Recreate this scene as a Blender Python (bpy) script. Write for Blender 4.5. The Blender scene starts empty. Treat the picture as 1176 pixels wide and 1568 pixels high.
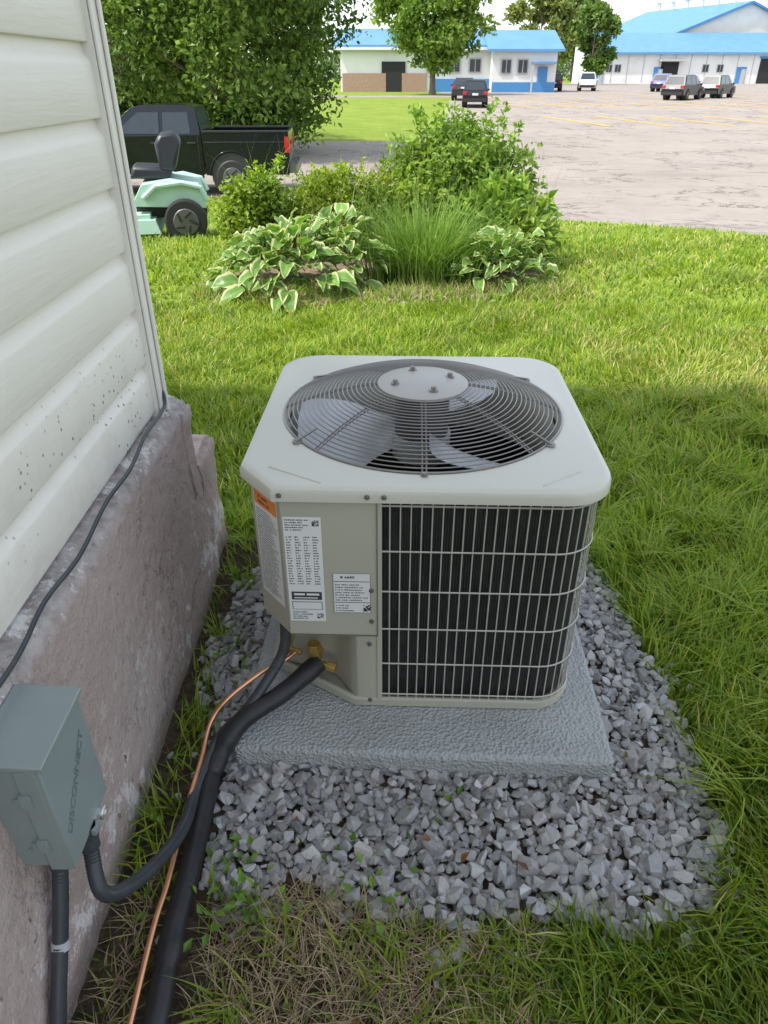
import bpy, bmesh, math, random
import numpy as np
from mathutils import Vector, Matrix, noise
random.seed(7); rng=np.random.default_rng(7)
sc=bpy.context.scene
sc.view_settings.view_transform='Standard'; sc.view_settings.look='None'; sc.view_settings.exposure=0
R=math.radians
# ------------------------------------------------------------ materials
class NT:
    def __init__(s,name):
        s.m=bpy.data.materials.new(name); s.m.use_nodes=True
        s.t=s.m.node_tree; s.b=s.t.nodes['Principled BSDF']; s.o=s.t.nodes['Material Output']
        s.co=s.t.nodes.new('ShaderNodeTexCoord').outputs['Object']
    def set(s,sock,v):
        if isinstance(v,bpy.types.NodeSocket): s.t.links.new(v,sock)
        else:
            if isinstance(v,(tuple,list)) and len(v)==3 and sock.type=='RGBA': v=tuple(v)+(1,)
            sock.default_value=v
    def n(s,typ,props=None,**inp):
        nd=s.t.nodes.new(typ)
        for k,v in (props or {}).items(): setattr(nd,k,v)
        for k,v in inp.items(): s.set(nd.inputs[k],v)
        return nd
    def noise(s,scale,detail=4,rough=.55,co=None,sc3=None):
        co=co or s.co
        if sc3: co=s.n('ShaderNodeMapping',Vector=co,Scale=sc3).outputs[0]
        return s.n('ShaderNodeTexNoise',Vector=co,Scale=scale,Detail=detail,Roughness=rough).outputs['Fac']
    def voro(s,scale,feat='F1',out='Distance'):
        return s.n('ShaderNodeTexVoronoi',{'feature':feat},Vector=s.co,Scale=scale).outputs[out]
    def ramp(s,f,stops):
        nd=s.n('ShaderNodeValToRGB',Fac=f); e=nd.color_ramp.elements
        while len(e)<len(stops): e.new(.5)
        for el,(p,c) in zip(e,stops):
            el.position=p
            if not isinstance(c,(tuple,list)): c=(c,c,c)
            el.color=tuple(c)+(1,)
        return nd.outputs['Color']
    def mix(s,f,a,b,mode='MIX'):
        return s.n('ShaderNodeMixRGB',{'blend_type':mode},Fac=f,Color1=a,Color2=b).outputs[0]
    def math(s,op,a,b=0.0):
        nd=s.t.nodes.new('ShaderNodeMath'); nd.operation=op
        s.set(nd.inputs[0],a); s.set(nd.inputs[1],b); return nd.outputs[0]
    def sep(s,i):
        return s.n('ShaderNodeSeparateXYZ',Vector=s.co).outputs[i]
    def bump(s,h,st=.3,d=.01):
        o=s.n('ShaderNodeBump',Height=h,Strength=st,Distance=d).outputs[0]
        s.t.links.new(o,s.b.inputs['Normal']); return o
    def base(s,c,rough=.6,metal=0.,spec=None):
        s.set(s.b.inputs['Base Color'],c); s.set(s.b.inputs['Roughness'],rough); s.set(s.b.inputs['Metallic'],metal)
        if spec is not None: s.set(s.b.inputs['Specular IOR Level'],spec)
        return s
def paint(name,c,rough=.5,metal=0.,var=.12,scale=6,bs=0,bscale=200,spec=None):
    k=NT(name); n=k.noise(scale,5)
    d=tuple(x*(1-var) for x in c); l=tuple(min(1,x*(1+var)) for x in c)
    k.base(k.ramp(n,[(.3,d),(.7,l)]),rough,metal,spec)
    if bs: k.bump(k.noise(bscale,3),bs,.002)
    return k.m
def leafmat(name,trans=.35,rough=.45,gain=1.):
    k=NT(name); a=k.n('ShaderNodeAttribute',{'attribute_name':'Col'}).outputs['Color']
    k.base(a,rough,0,.35)
    tc=k.mix(1.0,a,(1.25*gain,1.35*gain,.5),'MULTIPLY')
    tr=k.n('ShaderNodeBsdfTranslucent',Color=tc).outputs[0]
    mx=k.n('ShaderNodeMixShader',Fac=trans); k.t.links.new(k.b.outputs[0],mx.inputs[1]); k.t.links.new(tr,mx.inputs[2])
    k.t.links.new(mx.outputs[0],k.o.inputs['Surface']); return k.m
# ------------------------------------------------------------ mesh helpers
def link(o,parent=None):
    sc.collection.objects.link(o)
    if parent: o.parent=parent
    return o
def empty(name,loc=(0,0,0),rz=0,s=1):
    o=bpy.data.objects.new(name,None); o.location=loc; o.rotation_euler=(0,0,rz); o.scale=(s,s,s); o.empty_display_size=.2
    return link(o)
def np_mesh(name,V,F,mat,cols=None,parent=None,smooth=False):
    V=np.asarray(V,dtype=np.float32); F=np.asarray(F,dtype=np.int32); k=F.shape[1]
    me=bpy.data.meshes.new(name); me.vertices.add(len(V)); me.vertices.foreach_set('co',V.ravel())
    me.loops.add(F.size); me.loops.foreach_set('vertex_index',F.ravel())
    me.polygons.add(len(F)); me.polygons.foreach_set('loop_start',np.arange(0,F.size,k,dtype=np.int32))
    me.update(calc_edges=True)
    if cols is not None:
        at=me.color_attributes.new('Col','FLOAT_COLOR','POINT')
        c=np.ones((len(V),4),dtype=np.float32); c[:,:3]=cols; at.data.foreach_set('color',c.ravel())
    me.polygons.foreach_set('use_smooth',np.full(len(F),smooth))
    me.materials.append(mat)
    return link(bpy.data.objects.new(name,me),parent)
def cat(pts,k=8):
    P=[Vector(p) for p in pts]; P=[P[0]*2-P[1]]+P+[P[-1]*2-P[-2]]; out=[]
    for i in range(1,len(P)-2):
        a,b,c,d=P[i-1:i+3]
        for j in range(k):
            t=j/k
            out.append(.5*((2*b)+(c-a)*t+(2*a-5*b+4*c-d)*t*t+(3*b-a-3*c+d)*t**3))
    out.append(P[-2]); return out
def resample(pts,step):
    P=[Vector(p) for p in pts]; L=[0]
    for a,b in zip(P,P[1:]): L.append(L[-1]+(b-a).length)
    n=max(2,int(L[-1]/step)); out=[]; j=0
    for i in range(n+1):
        d=L[-1]*i/n
        while j<len(L)-2 and L[j+1]<d: j+=1
        f=(d-L[j])/max(1e-9,L[j+1]-L[j]); out.append(P[j].lerp(P[j+1],f))
    return out
class MB:
    def __init__(s): s.v=[];s.f=[];s.m=[];s.sm=[]
    def add(s,vs,fs,mi=0,sm=False):
        b=len(s.v); s.v+= [tuple(v) for v in vs]
        for f in fs: s.f.append([b+i for i in f]); s.m.append(mi); s.sm.append(sm)
    def box(s,c,d,mi=0,rot=None):
        x,y,z=[q/2 for q in d]; vs=[Vector((i*x,j*y,k*z)) for i in(-1,1) for j in(-1,1) for k in(-1,1)]
        if rot is not None: vs=[rot@v for v in vs]
        c=Vector(c); vs=[v+c for v in vs]
        s.add(vs,[(0,1,3,2),(4,6,7,5),(0,4,5,1),(2,3,7,6),(0,2,6,4),(1,5,7,3)],mi)
    def tube(s,path,r,n=8,mi=0,closed=False,caps=True,sm=True):
        P=[Vector(p) for p in path]; N=len(P); rs=r if isinstance(r,(list,tuple)) else [r]*N
        T=[]
        for i in range(N):
            a=P[(i-1)%N] if (closed or i>0) else P[i]; b=P[(i+1)%N] if (closed or i<N-1) else P[i]
            T.append((b-a).normalized())
        up=Vector((0,0,1)) if abs(T[0].z)<.9 else Vector((1,0,0))
        u=(up-T[0]*up.dot(T[0])).normalized(); vs=[]
        for i in range(N):
            u=(u-T[i]*u.dot(T[i])).normalized(); w=T[i].cross(u)
            for j in range(n):
                a=2*math.pi*j/n; vs.append(P[i]+(u*math.cos(a)+w*math.sin(a))*rs[i])
        fs=[]
        for i in range(N if closed else N-1):
            i2=(i+1)%N
            for j in range(n): fs.append((i*n+j,i*n+(j+1)%n,i2*n+(j+1)%n,i2*n+j))
        s.add(vs,fs,mi,sm)
        if caps and not closed:
            s.add(vs[:n],[tuple(range(n))[::-1]],mi); s.add(vs[-n:],[tuple(range(n))],mi)
    def cyl(s,a,b,r,r2=None,n=20,mi=0,sm=True): s.tube([a,b],[r,r if r2 is None else r2],n,mi,sm=sm)
    def prism(s,prof,mi=0,side_mi=None):
        n=len(prof); vs=[(x,-h,z) for x,z,h in prof]+[(x,h,z) for x,z,h in prof]
        s.add(vs,[(i,(i+1)%n,n+(i+1)%n,n+i) for i in range(n)],mi)
        s.add(vs,[tuple(range(n))[::-1],tuple(range(n,2*n))],mi if side_mi is None else side_mi)
    def strip(s,pts,z0,z1,mi=0,sm=False):
        n=len(pts); vs=[(p[0],p[1],z0) for p in pts]+[(p[0],p[1],z1) for p in pts]
        s.add(vs,[(i,i+1,n+i+1,n+i) for i in range(n-1)],mi,sm)
    def rings(s,rgs,mi=0,sm=True,cap0=False,cap1=False):
        n=len(rgs[0]); vs=[p for r in rgs for p in r]
        s.add(vs,[(k*n+i,k*n+(i+1)%n,(k+1)*n+(i+1)%n,(k+1)*n+i) for k in range(len(rgs)-1) for i in range(n)],mi,sm)
        if cap0: s.add(rgs[0],[tuple(range(n))[::-1]],mi)
        if cap1: s.add(rgs[-1],[tuple(range(n))],mi)
    def build(s,name,mats,parent=None,bevel=0,sharp=35,loc=None,fixn=True):
        me=bpy.data.meshes.new(name); me.from_pydata(s.v,[],s.f)
        if not isinstance(mats,(list,tuple)): mats=[mats]
        for m in mats: me.materials.append(m)
        me.polygons.foreach_set('material_index',s.m); me.polygons.foreach_set('use_smooth',s.sm)
        if fixn:
            bm=bmesh.new(); bm.from_mesh(me); bmesh.ops.remove_doubles(bm,verts=bm.verts,dist=1e-5)
            bmesh.ops.recalc_face_normals(bm,faces=bm.faces); bm.to_mesh(me); bm.free()
        me.set_sharp_from_angle(angle=R(sharp)); me.update()
        o=link(bpy.data.objects.new(name,me),parent)
        if loc: o.location=loc
        if bevel:
            b=o.modifiers.new('b','BEVEL'); b.width=bevel; b.segments=2; b.limit_method='ANGLE'; b.angle_limit=R(40); b.harden_normals=False
        return o
# ------------------------------------------------------------ terrain
def ss(a,b,x):
    t=np.clip((np.asarray(x,float)-a)/(b-a),0,1); return t*t*(3-2*t)
def g(Y): return -.8*ss(6,15,Y)+.7*ss(22,65,Y)
rows=list(np.arange(-12,6,.5))+list(np.arange(6,30.5,.25))+[30.7]+list(np.arange(31,101,1))+list(np.arange(105,220,5))+[260,320,450,700,1000]
rows=sorted(set([round(float(r),3) for r in rows]+[16.6,66.,72.]))
rows=np.array(rows)
cols_=np.array(sorted(set([-900,-500,-250,-120,-60,-30]+list(np.arange(-15,16,1.))+[30,60,120,250,500,900])))
def sheet(name,mat):
    X,Y=np.meshgrid(cols_,rows); V=np.stack([X.ravel(),Y.ravel(),g(Y).ravel()],1); nx=len(cols_)
    i=np.arange(len(rows)-1)[:,None]*nx+np.arange(nx-1)[None,:]; i=i.ravel()
    return np_mesh(name,V,np.stack([i,i+1,i+nx+1,i+nx],1),mat)
k=NT('lawn_ground')
n1=k.noise(.9,6,.6); n2=k.noise(14,5,.7); n3=k.noise(60,4,.7)
c=k.ramp(n1,[(.3,(.17,.25,.035)),(.55,(.24,.31,.045)),(.75,(.33,.34,.09))])
c=k.mix(k.ramp(n2,[(.35,0),(.7,.6)]),c,(.12,.19,.03))
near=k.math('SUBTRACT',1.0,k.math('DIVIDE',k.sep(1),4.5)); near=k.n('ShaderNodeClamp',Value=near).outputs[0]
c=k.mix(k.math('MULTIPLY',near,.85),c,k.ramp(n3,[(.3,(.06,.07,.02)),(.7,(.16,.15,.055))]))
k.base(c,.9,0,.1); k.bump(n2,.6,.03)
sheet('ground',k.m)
# parking lot
k=NT('lot_asphalt')
n1=k.noise(.25,6,.6); n2=k.noise(3,6,.65); n3=k.noise(120,3,.7)
c=k.ramp(n1,[(.3,(.325,.283,.248)),(.7,(.40,.352,.31))])
c=k.mix(k.ramp(n2,[(.45,0),(.75,.45)]),c,(.25,.222,.198))
c=k.mix(k.ramp(n3,[(.4,0),(.75,.35)]),c,(.15,.14,.125))
c=k.mix(k.ramp(k.noise(.5,5,.6,sc3=(.25,1,1)),[(.55,0),(.72,.45)]),c,(.23,.20,.175))
c=k.mix(k.ramp(k.noise(8,4,.6),[(.62,0),(.7,.35)]),c,(.13,.115,.10))
cr=k.noise(.55,9,.62); crk=k.math('ABSOLUTE',k.math('SUBTRACT',cr,.5))
crm=k.ramp(crk,[(0,.85),(.008,.5),(.016,0)]); gate=k.ramp(k.noise(.35,2),[(.42,0),(.52,1)])
c=k.mix(k.math('MULTIPLY',crm,gate),c,(.09,.075,.065))
k.base(c,.92,0,.15); k.bump(n3,.4,.01); lotm=k.m
edge=[(4.0,60),(5.5,12),(7,6.5),(8.0,5.0),(8.75,4.49),(11.4,4.05),(13.4,2.8),(14.6,.8),(15.7,-1.5),(16.6,-3.6)]
eY=[e[0] for e in edge]; eX=[e[1] for e in edge]
def xl(Y,side):
    if Y<16.6 or (Y==16.6 and side<0): return float(np.interp(Y,eY,eX))
    if Y<30.7 or (Y==30.7 and side<0): return -70.
    if Y<66 or (Y==66 and side<0): return float(np.interp(Y,[30.7,66],[2.0,5.4]))
    if Y<72 or (Y==72 and side<0): return -9.
    if Y<88 or (Y==88 and side<0): return 5.6
    return 17.5
def lot():
    V=[];F=[]; rr=[y for y in rows if 4.0<=y<=176]
    for a,b in zip(rr,rr[1:]):
        x0=xl(a,1)+.05*math.sin(a*7); x1=xl(b,-1)+.05*math.sin(b*7)
        ns=8
        for i in range(ns):
            f0=(i/ns)**2; f1=((i+1)/ns)**2; q=len(V)
            V+=[(x0+(130-x0)*f0,a,g(a)+.006),(x0+(130-x0)*f1,a,g(a)+.006),(x1+(130-x1)*f1,b,g(b)+.006),(x1+(130-x1)*f0,b,g(b)+.006)]
            F.append((q,q+1,q+2,q+3))
    np_mesh('parking_lot',V,F,lotm)
lot()
mline=paint('line_paint',(.72,.42,.06),.8,var=.25,scale=3)
def lines():
    V=[];F=[]
    def seg(xa,ya,xb,yb,w=.26):
        rr=[ya]+[r for r in rows if ya<r<yb]+[yb]
        for a,b in zip(rr,rr[1:]):
            fa=(a-ya)/(yb-ya); fb=(b-ya)/(yb-ya); X0=xa+(xb-xa)*fa; X1=xa+(xb-xa)*fb; q=len(V)
            V.extend([(X0-w/2,a,g(a)+.016),(X0+w/2,a,g(a)+.016),(X1+w/2,b,g(b)+.016),(X1-w/2,b,g(b)+.016)]); F.append((q,q+1,q+2,q+3))
    for i in range(9): seg(9.4+2.9*i,50,6.6+2.9*i,57.5)
    for i in range(10): seg(10.5+2.9*i,37.5,8.4+2.9*i,43.5)
    for i in range(14): seg(20+2.9*i,70,18+2.9*i,77,.3)
    for i in range(12): seg(9+3.1*i,62,8+3.1*i,66,.28)
    np_mesh('parking_lot_lines',V,F,mline)
lines()
# ------------------------------------------------------------ world, sun, camera
a_,b_=.62,.277
w=bpy.data.worlds.new('World'); sc.world=w; w.use_nodes=True; t=w.node_tree
sky=t.nodes.new('ShaderNodeTexSky'); sky.sky_type='NISHITA'; sky.sun_disc=False
sky.sun_elevation=math.atan(1/math.hypot(a_,b_)); sky.sun_rotation=math.atan2(-a_,-b_)
sky.dust_density=1.3; sky.air_density=1.0; sky.ozone_density=1.6
hs=t.nodes.new('ShaderNodeHueSaturation'); hs.inputs['Saturation'].default_value=.44; hs.inputs['Value'].default_value=2.45
t.links.new(sky.outputs[0],hs.inputs['Color']); t.links.new(hs.outputs[0],t.nodes['Background'].inputs[0])
t.nodes['Background'].inputs[1].default_value=.15
sl=bpy.data.lights.new('sun','SUN'); sl.energy=4.5; sl.angle=R(1.2); sl.color=(1,.95,.85)
so=link(bpy.data.objects.new('sun',sl)); so.rotation_euler=Vector((a_,b_,-1)).to_track_quat('-Z','Y').to_euler(); so.location=(-8,-4,12)
cam=bpy.data.cameras.new('camera'); cam.sensor_fit='VERTICAL'; cam.sensor_height=34.6; cam.sensor_width=25.95; cam.lens=24; cam.clip_end=3000; cam.clip_start=.02
co=link(bpy.data.objects.new('camera',cam)); co.location=(0,0,1.44); co.rotation_euler=(R(58.4),0,0); sc.camera=co
# ------------------------------------------------------------ house
house=empty('house')
k=NT('vinyl_siding'); gn=k.noise(5,5,.6,sc3=(1,1.2,14)); c=k.ramp(k.noise(1.5,4),[(.3,(.75,.715,.635)),(.7,(.81,.775,.695))])
z=k.sep(2); low=k.n('ShaderNodeMapRange',Value=z); low.inputs[1].default_value=.98; low.inputs[2].default_value=.62; low=low.outputs[0]
sp=k.ramp(k.voro(48),[(.12,1),(.20,0)]); spm=k.math('MULTIPLY',sp,k.math('MULTIPLY',k.ramp(low,[(.05,0),(.45,1)]),k.ramp(k.noise(5,4),[(.45,0),(.54,1)])))
c=k.mix(k.math('MULTIPLY',k.ramp(k.noise(9,6,.7),[(.45,0),(.75,.5)]),low),c,(.45,.41,.34))
c=k.mix(k.ramp(k.noise(14,6,.7,sc3=(1,1,.4)),[(.6,0),(.8,.18)]),c,(.5,.47,.40))
c=k.mix(spm,c,(.08,.07,.06))
k.base(c,.5,0,.35); k.bump(gn,.3,.004); msid=k.m
mtrim=paint('vinyl_trim',(.76,.73,.66),.5,var=.06)
XW=-.64; YC=1.87; Z0=.66; ZT=4.6
prof=[]
z=Z0
while z<ZT:
    prof+=[(.002,z-.001),(.0165,z),(.0185,z+.004),(.0165,z+.098),(.0145,z+.106),(.006,z+.117),(.004,z+.122),(.002,z+.139)]; z+=.14
mb=MB(); n=len(prof)
vs=[(XW+p[0],-7,p[1]) for p in prof]+[(XW+p[0],YC-.06,p[1]) for p in prof]
mb.add(vs,[(i,i+1,n+i+1,n+i) for i in range(n-1)]); mb.build('siding',msid,house,fixn=False)
mb=MB(); vs=[(XW-.06,YC+p[0]-.02,p[1]) for p in prof]+[(-9,YC+p[0]-.02,p[1]) for p in prof]
mb.add(vs,[(i,i+1,n+i+1,n+i) for i in range(n-1)]); mb.build('end_siding',msid,house,fixn=False)
mb=MB()
mb.box((XW+.004,YC-.045,(Z0+ZT)/2-.01),(.05,.075,ZT-Z0+.02)); mb.box((XW+.0335,YC-.018,(Z0+ZT)/2-.01),(.006,.018,ZT-Z0+.02)); mb.box((XW+.0335,YC-.074,(Z0+ZT)/2-.01),(.006,.014,ZT-Z0+.02))
mb.box((XW-.04,YC-.001,(Z0+ZT)/2-.01),(.08,.03,ZT-Z0+.02))
mb.build('corner_post',mtrim,house,.002)
mb=MB(); mb.box((-5,-2.6,2.65),(8.70,8.86,3.98)); mb.build('core_walls',mtrim,house)
mroof=paint('roof_shingle',(.10,.10,.10),.9,var=.3,scale=20)
mb=MB(); e=.4; x0,x1,y0,y1=-9.4,XW+e,-7.4,YC+e
mb.add([(x0,y0,4.6),(x1,y0,4.6),(x1,y1,4.6),(x0,y1,4.6),(x0,y0,4.75),(x1,y0,4.75),(x1,y1,4.75),(x0,y1,4.75),(-5,-3.5,6.6),(-5,-2,6.6)],
 [(3,2,1,0),(0,1,5,4),(1,2,6,5),(2,3,7,6),(3,0,4,7),(4,5,8),(5,6,9,8),(6,7,9),(7,4,8,9)]); mb.build('roof',mroof,house)
# foundation
k=NT('parged_concrete')
n1=k.noise(2.2,5,.55); n2=k.noise(26,6,.65); n3=k.noise(110,4,.6)
c=k.ramp(n1,[(.32,(.44,.345,.31)),(.52,(.48,.385,.35)),(.72,(.46,.40,.37))])
c=k.mix(k.ramp(n2,[(.50,0),(.72,.28)]),c,(.35,.285,.26))
c=k.mix(k.ramp(n3,[(.32,.3),(.46,0)]),c,(.26,.20,.18))
z=k.sep(2)
lo=k.n('ShaderNodeMapRange',Value=z); lo.inputs[1].default_value=.42; lo.inputs[2].default_value=.02; lo=lo.outputs[0]
hi=k.n('ShaderNodeMapRange',Value=z); hi.inputs[1].default_value=.585; hi.inputs[2].default_value=.63; hi=hi.outputs[0]
eff=k.ramp(k.noise(8,10,.8),[(.54,0),(.56,1)])
c=k.mix(k.math('MULTIPLY',hi,.85),c,k.ramp(n2,[(.35,(.27,.245,.225)),(.65,(.50,.47,.44))]))
c=k.mix(k.math('MULTIPLY',eff,k.math('MULTIPLY',k.math('ADD',lo,k.math('MULTIPLY',hi,.8)),.9)),c,(.78,.76,.73))
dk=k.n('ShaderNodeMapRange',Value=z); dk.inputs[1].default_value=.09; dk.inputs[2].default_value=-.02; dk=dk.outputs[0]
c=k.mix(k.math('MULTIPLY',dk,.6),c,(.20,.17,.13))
crk=k.ramp(k.math('ABSOLUTE',k.math('SUBTRACT',k.noise(3.,7,.62),.5)),[(0,.6),(.003,.4),(.006,0)])
c=k.mix(k.math('MULTIPLY',crk,k.ramp(k.noise(1.8,2),[(.5,0),(.6,1)])),c,(.14,.11,.10))
pit=k.ramp(k.noise(55,3,.6,sc3=(1,1,.55)),[(.30,1),(.36,0)]); c=k.mix(k.math('MULTIPLY',pit,k.ramp(n1,[(.40,.15),(.56,.9)])),c,(.15,.12,.105))
v2=k.noise(42,4,.55,sc3=(1,1,.7))
k.base(c,.88,0,.2); k.bump(k.math('ADD',v2,k.math('MULTIPLY',n3,.5)),.8,.010); mfnd=k.m
def rough(name,path,ya,yb,ny,amp,parent):
    P=resample([(p[0],0,p[1]) for p in path],.012); n=len(P); V=[];F=[]
    for j in range(ny+1):
        y=ya+(yb-ya)*j/ny
        for i,p in enumerate(P):
            q=Vector((p.x,y,p.z)); d=noise.noise(q*4)*.6+noise.noise(q*28)*.22+noise.noise(q*60)*.28
            d2=noise.noise(q*13+Vector((5,5,5))); tp=1.6 if p.z>.59 else 1.
            V.append((p.x+d*amp*tp,y+d2*amp*.4,p.z+d2*amp*.6*tp))
    for j in range(ny):
        for i in range(n-1):
            a=j*n+i; F.append((a,a+1,a+n+1,a+n))
    return np_mesh(name,V,F,mfnd,parent=parent,smooth=True)
rough('foundation',[(-.72,.655),(-.63,.650),(-.592,.632),(-.580,.61),(-.55,-.1)],-1.2,1.93,300,.008,house)
mb=MB(); mb.box((-5,-4.1,.25),(8.82,5.8,.8)); mb.box((-4.9,.35,.26),(8.5,3.1,.74)); mb.build('foundation_core',mfnd,house)
def blob_box(name,c,d,amp,parent,m):
    bm=bmesh.new(); bmesh.ops.create_cube(bm,size=1)
    for v in bm.verts: v.co=Vector((v.co.x*d[0],v.co.y*d[1],v.co.z*d[2]))+Vector(c)
    bmesh.ops.bevel(bm,geom=bm.edges[:],offset=.015,segments=2,affect='EDGES')
    bmesh.ops.subdivide_edges(bm,edges=[e for e in bm.edges if e.calc_length()>.05],cuts=18,use_grid_fill=True)
    for v in bm.verts:
        q=v.co.copy(); v.co+=Vector((noise.noise(q*9),noise.noise(q*9+Vector((3,1,2))),noise.noise(q*12)))*amp+Vector((noise.noise(q*40),noise.noise(q*40+Vector((3,1,2))),noise.noise(q*42)))*amp*.35
    me=bpy.data.meshes.new(name); bm.to_mesh(me); bm.free(); me.materials.append(m)
    for p in me.polygons: p.use_smooth=True
    return link(bpy.data.objects.new(name,me),parent)
blob_box('foundation_corner',(-.66,1.90,.27),(.175,.12,.73),.012,house,mfnd)
blob_box('foundation_block',(-.66,2.04,.15),(.185,.22,.56),.016,house,mfnd)
# ------------------------------------------------------------ AC pad + unit
k=NT('pad_plastic'); n2=k.noise(70,5,.6); v=k.voro(120)
k.base(k.ramp(k.noise(9,5),[(.3,(.37,.38,.37)),(.7,(.44,.455,.445))]),.65,0,.35); k.bump(k.math('ADD',n2,v),.9,.006)
mb=MB(); mb.box((0,0,.035),(.90,.93,.09)); pad=mb.build('equipment_pad',k.m,None,.012); pad.location=(.112,1.585,0); pad.rotation_euler=(0,0,R(-2.8))
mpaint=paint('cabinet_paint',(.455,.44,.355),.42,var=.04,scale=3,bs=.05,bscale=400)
mlid=paint('cabinet_paint_lit',(.60,.585,.505),.34,var=.03,scale=3,bs=.04,bscale=400)  # same paint as the cabinet sides; light falling on the top is in the colour
mwire=paint('guard_wire',(.50,.48,.42),.45,.1,var=.05)
mgrill=paint('fan_guard_wire',(.27,.255,.235),.38,.3,var=.05)
mblack=paint('dark_interior',(.012,.012,.012),.7,var=.2)
malu=paint('fan_metal',(.52,.53,.55),.45,.35,var=.15,scale=12)
mscrew=paint('screw_metal',(.30,.28,.25),.4,.8)
mbrass=paint('brass',(.66,.45,.13),.32,.85,var=.15,scale=40)
k=NT('coil_fins')
k.base(k.ramp(k.noise(40,5,.7,sc3=(1,1,.25)),[(.35,(.006,.006,.006)),(.7,(.035,.034,.033))]),.5,0,.4)
k.bump(k.noise(500,2,sc3=(1,1,.02)),.6,.003); mcoil=k.m
unit=empty('air_conditioner_unit',(.096,1.665,0),R(-1.8))
HX,HY,RC=.385,.395,.095
ZL=.72; ZB=.08
def arc(cx,cy,r,a0,a1,n=12): return [(cx+r*math.cos(R(a0+(a1-a0)*i/n)),cy+r*math.sin(R(a0+(a1-a0)*i/n))) for i in range(n+1)]
def outline(hx,hy,r,cx,cy,nn=10):
    pts=[(-hx+cx,-hy)]+arc(hx-r,-hy+r,r,-90,0)+arc(hx-r,hy-r,r,0,90)+arc(-hx+r,hy-r,r,90,180)+[(-hx,-hy+cy)]
    out=[]
    for i in range(len(pts)):
        a=Vector(pts[i]); b=Vector(pts[(i+1)%len(pts)]); m=max(1,int((b-a).length/.03))
        for j in range(m): out.append(a.lerp(b,j/m))
    return out
mb=MB(); base=outline(.402,.412,.11,.085,.105)
def fit(ins,z): return [((p.x)*(1-ins/.402),(p.y)*(1-ins/.412),z) for p in base]
ci=[(Vector((p.x,p.y)).normalized()) for p in base]
def circ(r,z): return [(c.x*r,c.y*r,z) for c in ci]
mb.rings([fit(.006,ZL-.034),fit(0,ZL-.032),fit(0,ZL-.012),fit(.003,ZL-.005),fit(.010,ZL-.0005),fit(.018,ZL),circ(.362,ZL+.001),circ(.352,ZL+.003),circ(.345,ZL+.001),circ(.338,ZL-.012),circ(.333,ZL-.05),circ(.330,ZL-.14),circ(.345,ZL-.19)],0,True)
mb.rings([fit(.006,ZL-.034),fit(.02,ZL-.034),fit(.02,ZL-.02)],0,True)
for sx_ in (-1,1):
    a=Vector((sx_*.335,-.32,ZL+.0008)); b=Vector((sx_*.215 if sx_<0 else .245,-.388 if sx_<0 else -.385,ZL+.0008))
    mb.tube([a,b],.0016,6)
mb.build('top_lid',mlid,unit,0,30)
def wrap(ins,yend=-.10):
    hx=HX-ins;hy=HY-ins;r=RC-ins*.6
    return [(-.094,-hy)]+arc(hx-r,-hy+r,r,-90,0)+arc(hx-r,hy-r,r,0,90)+arc(-hx+r,hy-r,r,90,180)+[(-hx,yend)]
mb=MB(); mb.strip([(p.x,p.y) for p in resample([(a,b,0) for a,b in wrap(.022)],.02)],.10,.70,0,True); mb.build('coil',mcoil,unit,fixn=False)
mb=MB(); mb.strip([(p.x,p.y) for p in resample([(a,b,0) for a,b in wrap(.05)],.03)],.10,.70,0,True); mb.build('coil_inner',mblack,unit,fixn=False)
mb=MB(); pth=resample([(a,b,0) for a,b in wrap(.017)],.0062)
for p in pth:
    mb.add([(p.x-.0006,p.y,.10),(p.x+.0006,p.y,.10),(p.x+.0006,p.y,.70),(p.x-.0006,p.y,.70)],[(0,1,2,3)])
mb.build('coil_fin_edges',paint('fin_edge',(.05,.05,.048),.5,var=.4,scale=60),unit,fixn=False)
mb=MB(); pth=resample([(a,b,0) for a,b in wrap(.003)],.0225)
for p in pth: mb.tube([(p.x,p.y,.10),(p.x,p.y,.70)],.0016,5,caps=False)
pth=resample([(a,b,0) for a,b in wrap(0)],.02)
for zz in (.672,.556,.446,.336,.227,.125): mb.tube([(p.x,p.y,zz) for p in pth],.0021,5)
mb.build('coil_guard',mwire,unit,fixn=False)
mb=MB(); mb.box((-.0945,-.388,.39),(.012,.018,.60)); mb.build('coil_edge_post',mpaint,unit,.001)
mb=MB(); bo=outline(.388,.398,.10,.23,.14)
def bf(ins,z): return [(p.x*(1-ins/.39),p.y*(1-ins/.4),z) for p in bo]
mb.rings([bf(.012,ZB+.001),bf(.002,ZB+.004),bf(0,ZB+.026),bf(.006,ZB+.030),bf(.012,ZB+.029),bf(.014,ZB+.012)],0,True,cap1=True)
mb.build('base_pan',mpaint,unit,0,40)
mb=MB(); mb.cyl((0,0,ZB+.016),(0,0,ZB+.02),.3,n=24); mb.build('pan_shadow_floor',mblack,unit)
for_f=[(-.383,-.09),(-.383,-.302),(-.303,-.3965),(-.096,-.3965)]
mb=MB(); mb.strip(for_f,.316,.692)
mb.add([(-.383,-.09,.316),(-.383,-.302,.316),(-.303,-.3965,.316),(-.096,-.3965,.316),(-.096,-.383,.316),(-.297,-.383,.316),(-.370,-.297,.316),(-.370,-.09,.316)],[(0,1,6,7),(1,2,5,6),(2,3,4,5)])
mb.add([(-.383,-.09,.316),(-.37,-.09,.316),(-.37,-.09,.692),(-.383,-.09,.692)],[(0,1,2,3)])
mb.build('service_panel',mpaint,unit,0,20)
low=[(-.096,-.394),(-.146,-.394)]+[(p.x,p.y) for p in cat([(-.150,-.392,0),(-.168,-.372,0),(-.19,-.335,0),(-.22,-.30,0),(-.28,-.275,0),(-.36,-.262,0)],5)]+[(-.372,-.10)]
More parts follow.
